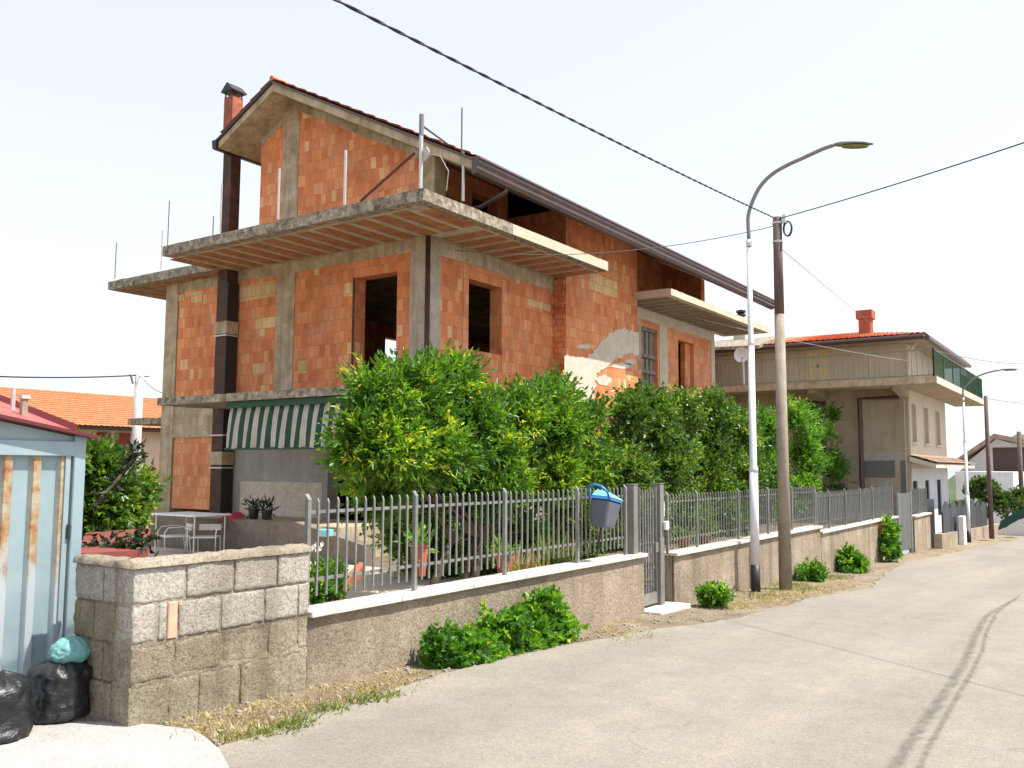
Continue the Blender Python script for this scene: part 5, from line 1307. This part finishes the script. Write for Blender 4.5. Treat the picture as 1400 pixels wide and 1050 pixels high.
# low brick wall and red tarpaulin there
p=at(163,690,'y',13); q=at(204,690,'y',13); z1_=at(180,686,'y',13).z; LBW=thing('low_brick_wall',(p.x,13,-2),'low orange brick wall with concrete top left of the house column','wall')
MB().box(p.x,q.x,13,13.2,z1_-.75,z1_-.12).build('wall','brick_smooth',LBW); MB().box(p.x-.03,q.x+.03,12.97,13.23,z1_-.119,z1_).build('coping','concrete',LBW)
a=at(108,752,'y',6.9); zt=at(150,726,'y',10.0).z
RTp=MB(); c=[at(100,757,'y',6.9),at(202,752,'y',7.6),at(206,722,'y',10.5),at(118,728,'y',10.5)]
RTp.add(c+[Vector(k_)-Vector((0,0,.12)) for k_ in c],[(0,1,2,3),(7,6,5,4),(0,4,5,1),(1,5,6,2),(2,6,7,3),(3,7,4,0)]); tag(RTp.build('red_tarpaulin','red_floor'),'faded red tarpaulin behind the block wall','tarpaulin')

def bush(name, label, blobs, mat, shoots, base, L, W, per=7, group=None, new=.12, cat='plant', upb=.6, sl=.09):
    t=thing(name,base,label,cat,group); a=crown_arrays(clumps(blobs,9,.42),int(shoots*1.3),per,L,W,sl,new,upb,2.0)
    sm=[(b[0],b[1],b[2],b[3]*.6,b[4]*.6,b[5]*.6) for b in blobs]; c=crown_arrays(sm,shoots//3,5,L*1.2,W*1.3,sl,0,upb,2.0); c=(c[0],c[1],c[2],c[3],c[4]*.4)  # the bush's inner shade painted into the tone of the inner leaves
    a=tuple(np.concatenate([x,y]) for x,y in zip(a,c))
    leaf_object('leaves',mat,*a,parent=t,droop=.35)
    mb=MB()
    for b in blobs:
        for k in range(3):
            mb.tube([base,((base[0]+b[0])/2+random.uniform(-.03,.03),(base[1]+b[1])/2,(base[2]+b[2])/2),(b[0]+random.uniform(-.05,.05),b[1],b[2])],[.008,.006,.003],5)
    mb.build('stems','leaf_fresh' if False else 'bark',t); return t
def bb(lst,Y,sq=1.0,dp=.9):
    return pblobs(lst,Y,sq,dp)
gr='leafy weeds growing at the foot of the roughcast wall'
def pb(u): 
    p=at(u,870,'y',4.98); return (p.x,p.y,gz(p.x)+.0)
bush('weed_bush','lowest and leftmost clump of the leafy green weeds against the long wall',bb([(608,885,20),(632,893,26),(640,915,24),(612,912,20),(655,893,18)],4.98),'leaf_fresh',520,pb(622),.085,.050,group=gr)
bush('weed_bush','middle clump of the leafy green weeds against the long wall',bb([(672,872,22),(700,868,26),(690,893,24),(715,890,22),(665,895,20),(724,872,18),(655,908,16)],4.98),'leaf_fresh',600,pb(690),.085,.050,group=gr)
bush('weed_bush','tallest clump of the leafy green weeds at the right of the row',bb([(742,845,26),(755,868,24),(735,872,22),(762,885,15),(745,825,10)],4.98),'leaf_fresh',560,pb(748),.085,.050,group=gr)
gr='small weeds beside the road past the gate'
def smallweed(u,v,r,Y,lab,n=160,mat='leaf_fresh',L=.07,W=.04):
    p=at(u,v,'y',Y); m_=pxm(p,r); return bush('roadside_weed',lab,[(p.x,p.y,gz(p.x)+m_*.75,m_*1.15,m_,m_*.9)],mat,n,(p.x,p.y,gz(p.x)),L,W,group=gr)
smallweed(975,825,15,4.75,'small round green weed on the verge between gate and lamp post')
smallweed(1110,797,15,4.9,'spreading green weed just right of the brown pole',L=.09)
smallweed(1163,776,17,4.95,'green weed against the far boundary wall, second past the pole',L=.12,W=.05)
p=at(1216,745,'y',5.0); bush('hanging_weed','upright green weed beside the clay vent at the end of the wall',[(p.x,p.y,gz(p.x)+.35,.35,.2,.42),(p.x,p.y,gz(p.x)+.75,.22,.15,.28)],'leaf_fresh',260,(p.x,p.y,gz(p.x)),.11,.05,group=None)
# planting behind the railing
def yardplant(name,label,lst,Y,mat,n,L,W,cat='plant'):
    b=bb(lst,Y); p=b[0]; return bush(name,label,b,mat,n,(p[0],p[1],-1.6),L,W,cat=cat,sl=.1)
yardplant('flower_bush','light green flowering plant behind the left end of the railing',[(432,815,12),(450,812,12),(437,795,11),(425,800,10),(458,790,9)],5.62,'leaf_fresh',330,.055,.022)
fl=MB()
for u,v in ((432,745),(437,750),(428,748),(440,744),(433,752),(445,800),(470,823),(476,822)):
    p=at(u,v,'y',5.6+random.uniform(-.05,.05))
    for k in range(5):
        q=2*PI*k/5; a=(p.x+.022*math.cos(q),p.y,p.z+.022*math.sin(q)); b=(p.x+.022*math.cos(q+.9),p.y-.006,p.z+.022*math.sin(q+.9)); fl.add([tuple(p),a,b],[(0,1,2)])
fl2=thing('white_flowers',at(433,748,'y',5.6),'small white flowers on thin stems behind the railing by the block wall','flowers')
fl.build('petals','petal',fl2)
mb=MB()
for u in (430,436,441): a=at(u,800,'y',5.62); b=at(u-2,748,'y',5.6); mb.tube([a,b],.003,5)
mb.build('stems','grass_green',fl2)
# spiky plants
def spiky(u,v,Y,h,n,label,mat='leaf_fresh',W=.02,base=-1.6):
    p=at(u,v,'y',Y); t=thing('spiky_plant',(p.x,p.y,base),label,'plant','spiky plants behind the railing')
    P=np.tile(np.array([p.x,p.y,base+.3]),(n,1))+rng.normal(size=(n,3))*np.array([.12,.08,.03]); D=unit(rng.normal(size=(n,3))*.35+np.array([0,0,1.0]))
    leaf_object('leaves',mat,P,D,h*(.6+.5*rng.random(n)),np.full(n,W),rng.random(n),t); return t
spiky(718,760,5.7,.42,70,'dry spiky plant behind the railing right of a clay pot','grass_dry')
spiky(752,752,5.75,.50,80,'green spiky plant behind the railing left of the hanging bin','grass_green')
spiky(775,750,5.8,.42,60,'shorter greenish spiky plant nearest the hanging bin','grass_green')
def cp(u,v,Y,lab,mat='leaf_fresh',n=70,h=.2,r=.11,L=.12):
    p=at(u,v,'y',Y); return potplant((p.x,p.y,p.z-h*.5),h,r,lab,mat,'pot',n,L,'clay pots behind the railing')
cp(690,773,5.55,'clay flower pot behind the railing at the third post'); cp(573,765,5.8,'tall clay pot with red flowers behind the second railing post',h=.32,r=.10)
cp(935,745,5.6,'red clay pot with flowers just right of the gate'); cp(962,742,5.7,'dark clay pot second right of the gate')
yardplant('oleander','white flowering shrub with thin leaves behind the gate and right railing',[(885,700,24),(900,725,20),(935,705,24),(950,720,18)],6.0,'leaf_citrus',420,.11,.022,'shrub')
# planks/ramp by the railing
a=at(455,800,'y',5.7); b=at(490,770,'y',6.6)
c=[at(455,803,'y',5.6),at(462,806,'y',5.6),at(500,771,'y',6.3),at(492,768,'y',6.3)]
mb=MB(); mb.add(c+[Vector(k_)-Vector((0,0,.10)) for k_ in c],[(0,1,2,3),(7,6,5,4),(0,4,5,1),(1,5,6,2),(2,6,7,3),(3,7,4,0)]); tag(mb.build('roof_ridge_tile','flue_terra'),'long red clay trough leaning behind the left railing','trough')
p=at(445,728,'x',10.2); tag(MB().box(p.x-.08,p.x+.08,p.y-.11,p.y+.11,p.z-.06,p.z+.05).build('blue_crate','bin_lid',bevel=.01),'small light blue crate beside the low parapet wall','crate')

# far vegetation
def farshrub(u,v,r,X,lab,n=500,L=.35,W=.16,name='far_tree',cat='tree',trunk=True,base=None):
    p=at(u,v,'x',X); m_=pxm(p,r)
    bl=[(p.x,p.y,p.z,m_,m_,m_*.85),(p.x,p.y-m_*.5,p.z-m_*.2,m_*.7,m_*.7,m_*.6),(p.x,p.y+m_*.5,p.z-m_*.1,m_*.7,m_*.7,m_*.6)]
    return tree(name,lab,cat,bl,'leaf_far',n,(p.x,p.y,gz(X)-.3),per=6,L=L*.55,W=W*.6,new=.12,inner=.4,trunk_r=.12,shoot_len=.15)
farshrub(1343,670,16,50,'round dark green tree in front of the white building')
farshrub(1330,697,13,47,'low bush behind the distant street lamp',300,name='far_bush',cat='bush')
farshrub(1376,690,15,50,'light green bush left of the netting behind the far pole',300,name='far_bush',cat='bush')
farshrub(1400,684,17,51,'light green bush at the right edge below the white house',300,name='far_bush',cat='bush')
farshrub(1304,695,7,47,'small green bush squeezed behind the second house',300,name='far_bush',cat='bush')

# grass and dry stuff on the verge
def grass(name, mat, pts, L, W, lie=.8):
    P=np.array(pts); n=len(P); D=unit(rng.normal(size=(n,3))*np.array([.8,.8,.25])+np.array([0,0,lie]))
    o=leaf_object(name,mat,P,D,L*(.5+.9*rng.random(n)),np.full(n,W),rng.random(n),droop=.3); return kind(o,'stuff')
def spread(n,x0,x1,f,jit,ylo=4.2,yhi=5.2,thr=0.0,sc_=2.5,seed=0):
    out=[]
    while len(out)<n:
        x=random.uniform(x0,x1); y=random.uniform(ylo,yhi); e=float(np.interp(x,EX,EY))
        if y<e-.03 and not jit: continue
        if nz((x+seed,y,0),sc_)<thr: continue
        out.append((x,y,gz(x)+.0))
    return out
def clusters(n,cen,s):
    out=[]
    for (u,v,k) in cen:
        p=at(u,v,'z',-1.75)
        for _ in range(3): p=at(u,v,'z',gz(p.x))
        for _ in range(int(n*k)): 
            x=p.x+random.gauss(0,s*1.4); y=p.y+random.gauss(0,s); 
            if y<5.2: out.append((x,y,gz(x)))
    return out
grass('dry_grass','grass_dry',spread(2600,3.4,5.9,None,0,4.4,5.2,-.05)+spread(6500,11.7,17.5,None,0,4.0,5.2,-.12)+spread(500,8.5,10.5,None,0,4.5,5.2,.15)+spread(1200,17.5,34,None,0,3.8,5.2,.1,1.2),.04,.0045,.22)
grass('dry_grass','grass_dry',clusters(110,[(300,1005,1),(360,990,1),(430,965,1),(480,950,.8),(330,1000,.6),(550,940,.8),(880,872,.7),(860,875,.5),(1000,832,1),(1040,822,1),(1060,815,.8),(1150,790,.8),(1260,752,1)],.14),.055,.0035,.7)
grass('green_grass','grass_green',clusters(150,[(405,992,.9),(385,1000,.7),(455,972,.8),(525,955,.7),(492,962,.5),(345,1008,.5)],.06)+clusters(170,[(1080,800,1),(1095,806,1),(1130,790,1),(1145,788,.8),(1180,780,.6),(1060,808,.5),(1040,815,.5)],.2)+clusters(150,[(150,985,.25),(165,990,.2),(1265,750,1.2),(1240,757,.6),(1345,738,.8),(1380,733,.8)],.12),.065,.006)
# pebbles in the verge
mb=MB()
for k in range(300):
    x=random.uniform(3.4,12); y=random.uniform(float(np.interp(x,EX,EY))-.05,5.18); r=random.uniform(.004,.016)
    mb.box(x-r,x+r*random.uniform(.6,1.3),y-r,y+r*random.uniform(.6,1.2),gz(x)-.002,gz(x)+r*1.2)
kind(mb.build('pebbles','block'),'stuff')

# ------------------------------------------------------------------ light
el=R_(60); hx,hy=.42,-.907
sdir=Vector((hx*math.cos(el),hy*math.cos(el),math.sin(el)))
sd=bpy.data.lights.new('sun','SUN'); sd.energy=4.1; sd.angle=R_(.55); sd.color=(1,.955,.88); so=bpy.data.objects.new('sun',sd); C.objects.link(so)
so.rotation_euler=sdir.to_track_quat('Z','Y').to_euler()
w=bpy.data.worlds.new('World'); sc.world=w; w.use_nodes=True; nt=w.node_tree; nt.nodes.clear()
ou=nt.nodes.new('ShaderNodeOutputWorld'); bg=nt.nodes.new('ShaderNodeBackground'); sk=nt.nodes.new('ShaderNodeTexSky'); sk.sky_type='NISHITA'
sk.sun_disc=False; sk.sun_elevation=el; sk.sun_rotation=math.atan2(hx,hy); sk.air_density=1.0; sk.dust_density=1.0; sk.ozone_density=1.0
hs=nt.nodes.new('ShaderNodeHueSaturation'); hs.inputs['Saturation'].default_value=.35; hs.inputs['Value'].default_value=1.25
nt.links.new(sk.outputs[0],hs.inputs['Color']); mx=nt.nodes.new('ShaderNodeMix'); mx.data_type='RGBA'; mx.inputs[0].default_value=.7; mx.inputs[7].default_value=(3.1,3.3,3.95,1); nt.links.new(hs.outputs[0],mx.inputs[6]); nt.links.new(mx.outputs[2],bg.inputs[0]); bg.inputs[1].default_value=.138; nt.links.new(bg.outputs[0],ou.inputs[0])
sc.view_settings.view_transform='Standard'; sc.view_settings.look='None'; sc.view_settings.exposure=.97; sc.view_settings.gamma=1
for o in bpy.data.objects:
    if '_w' in o: del o['_w']
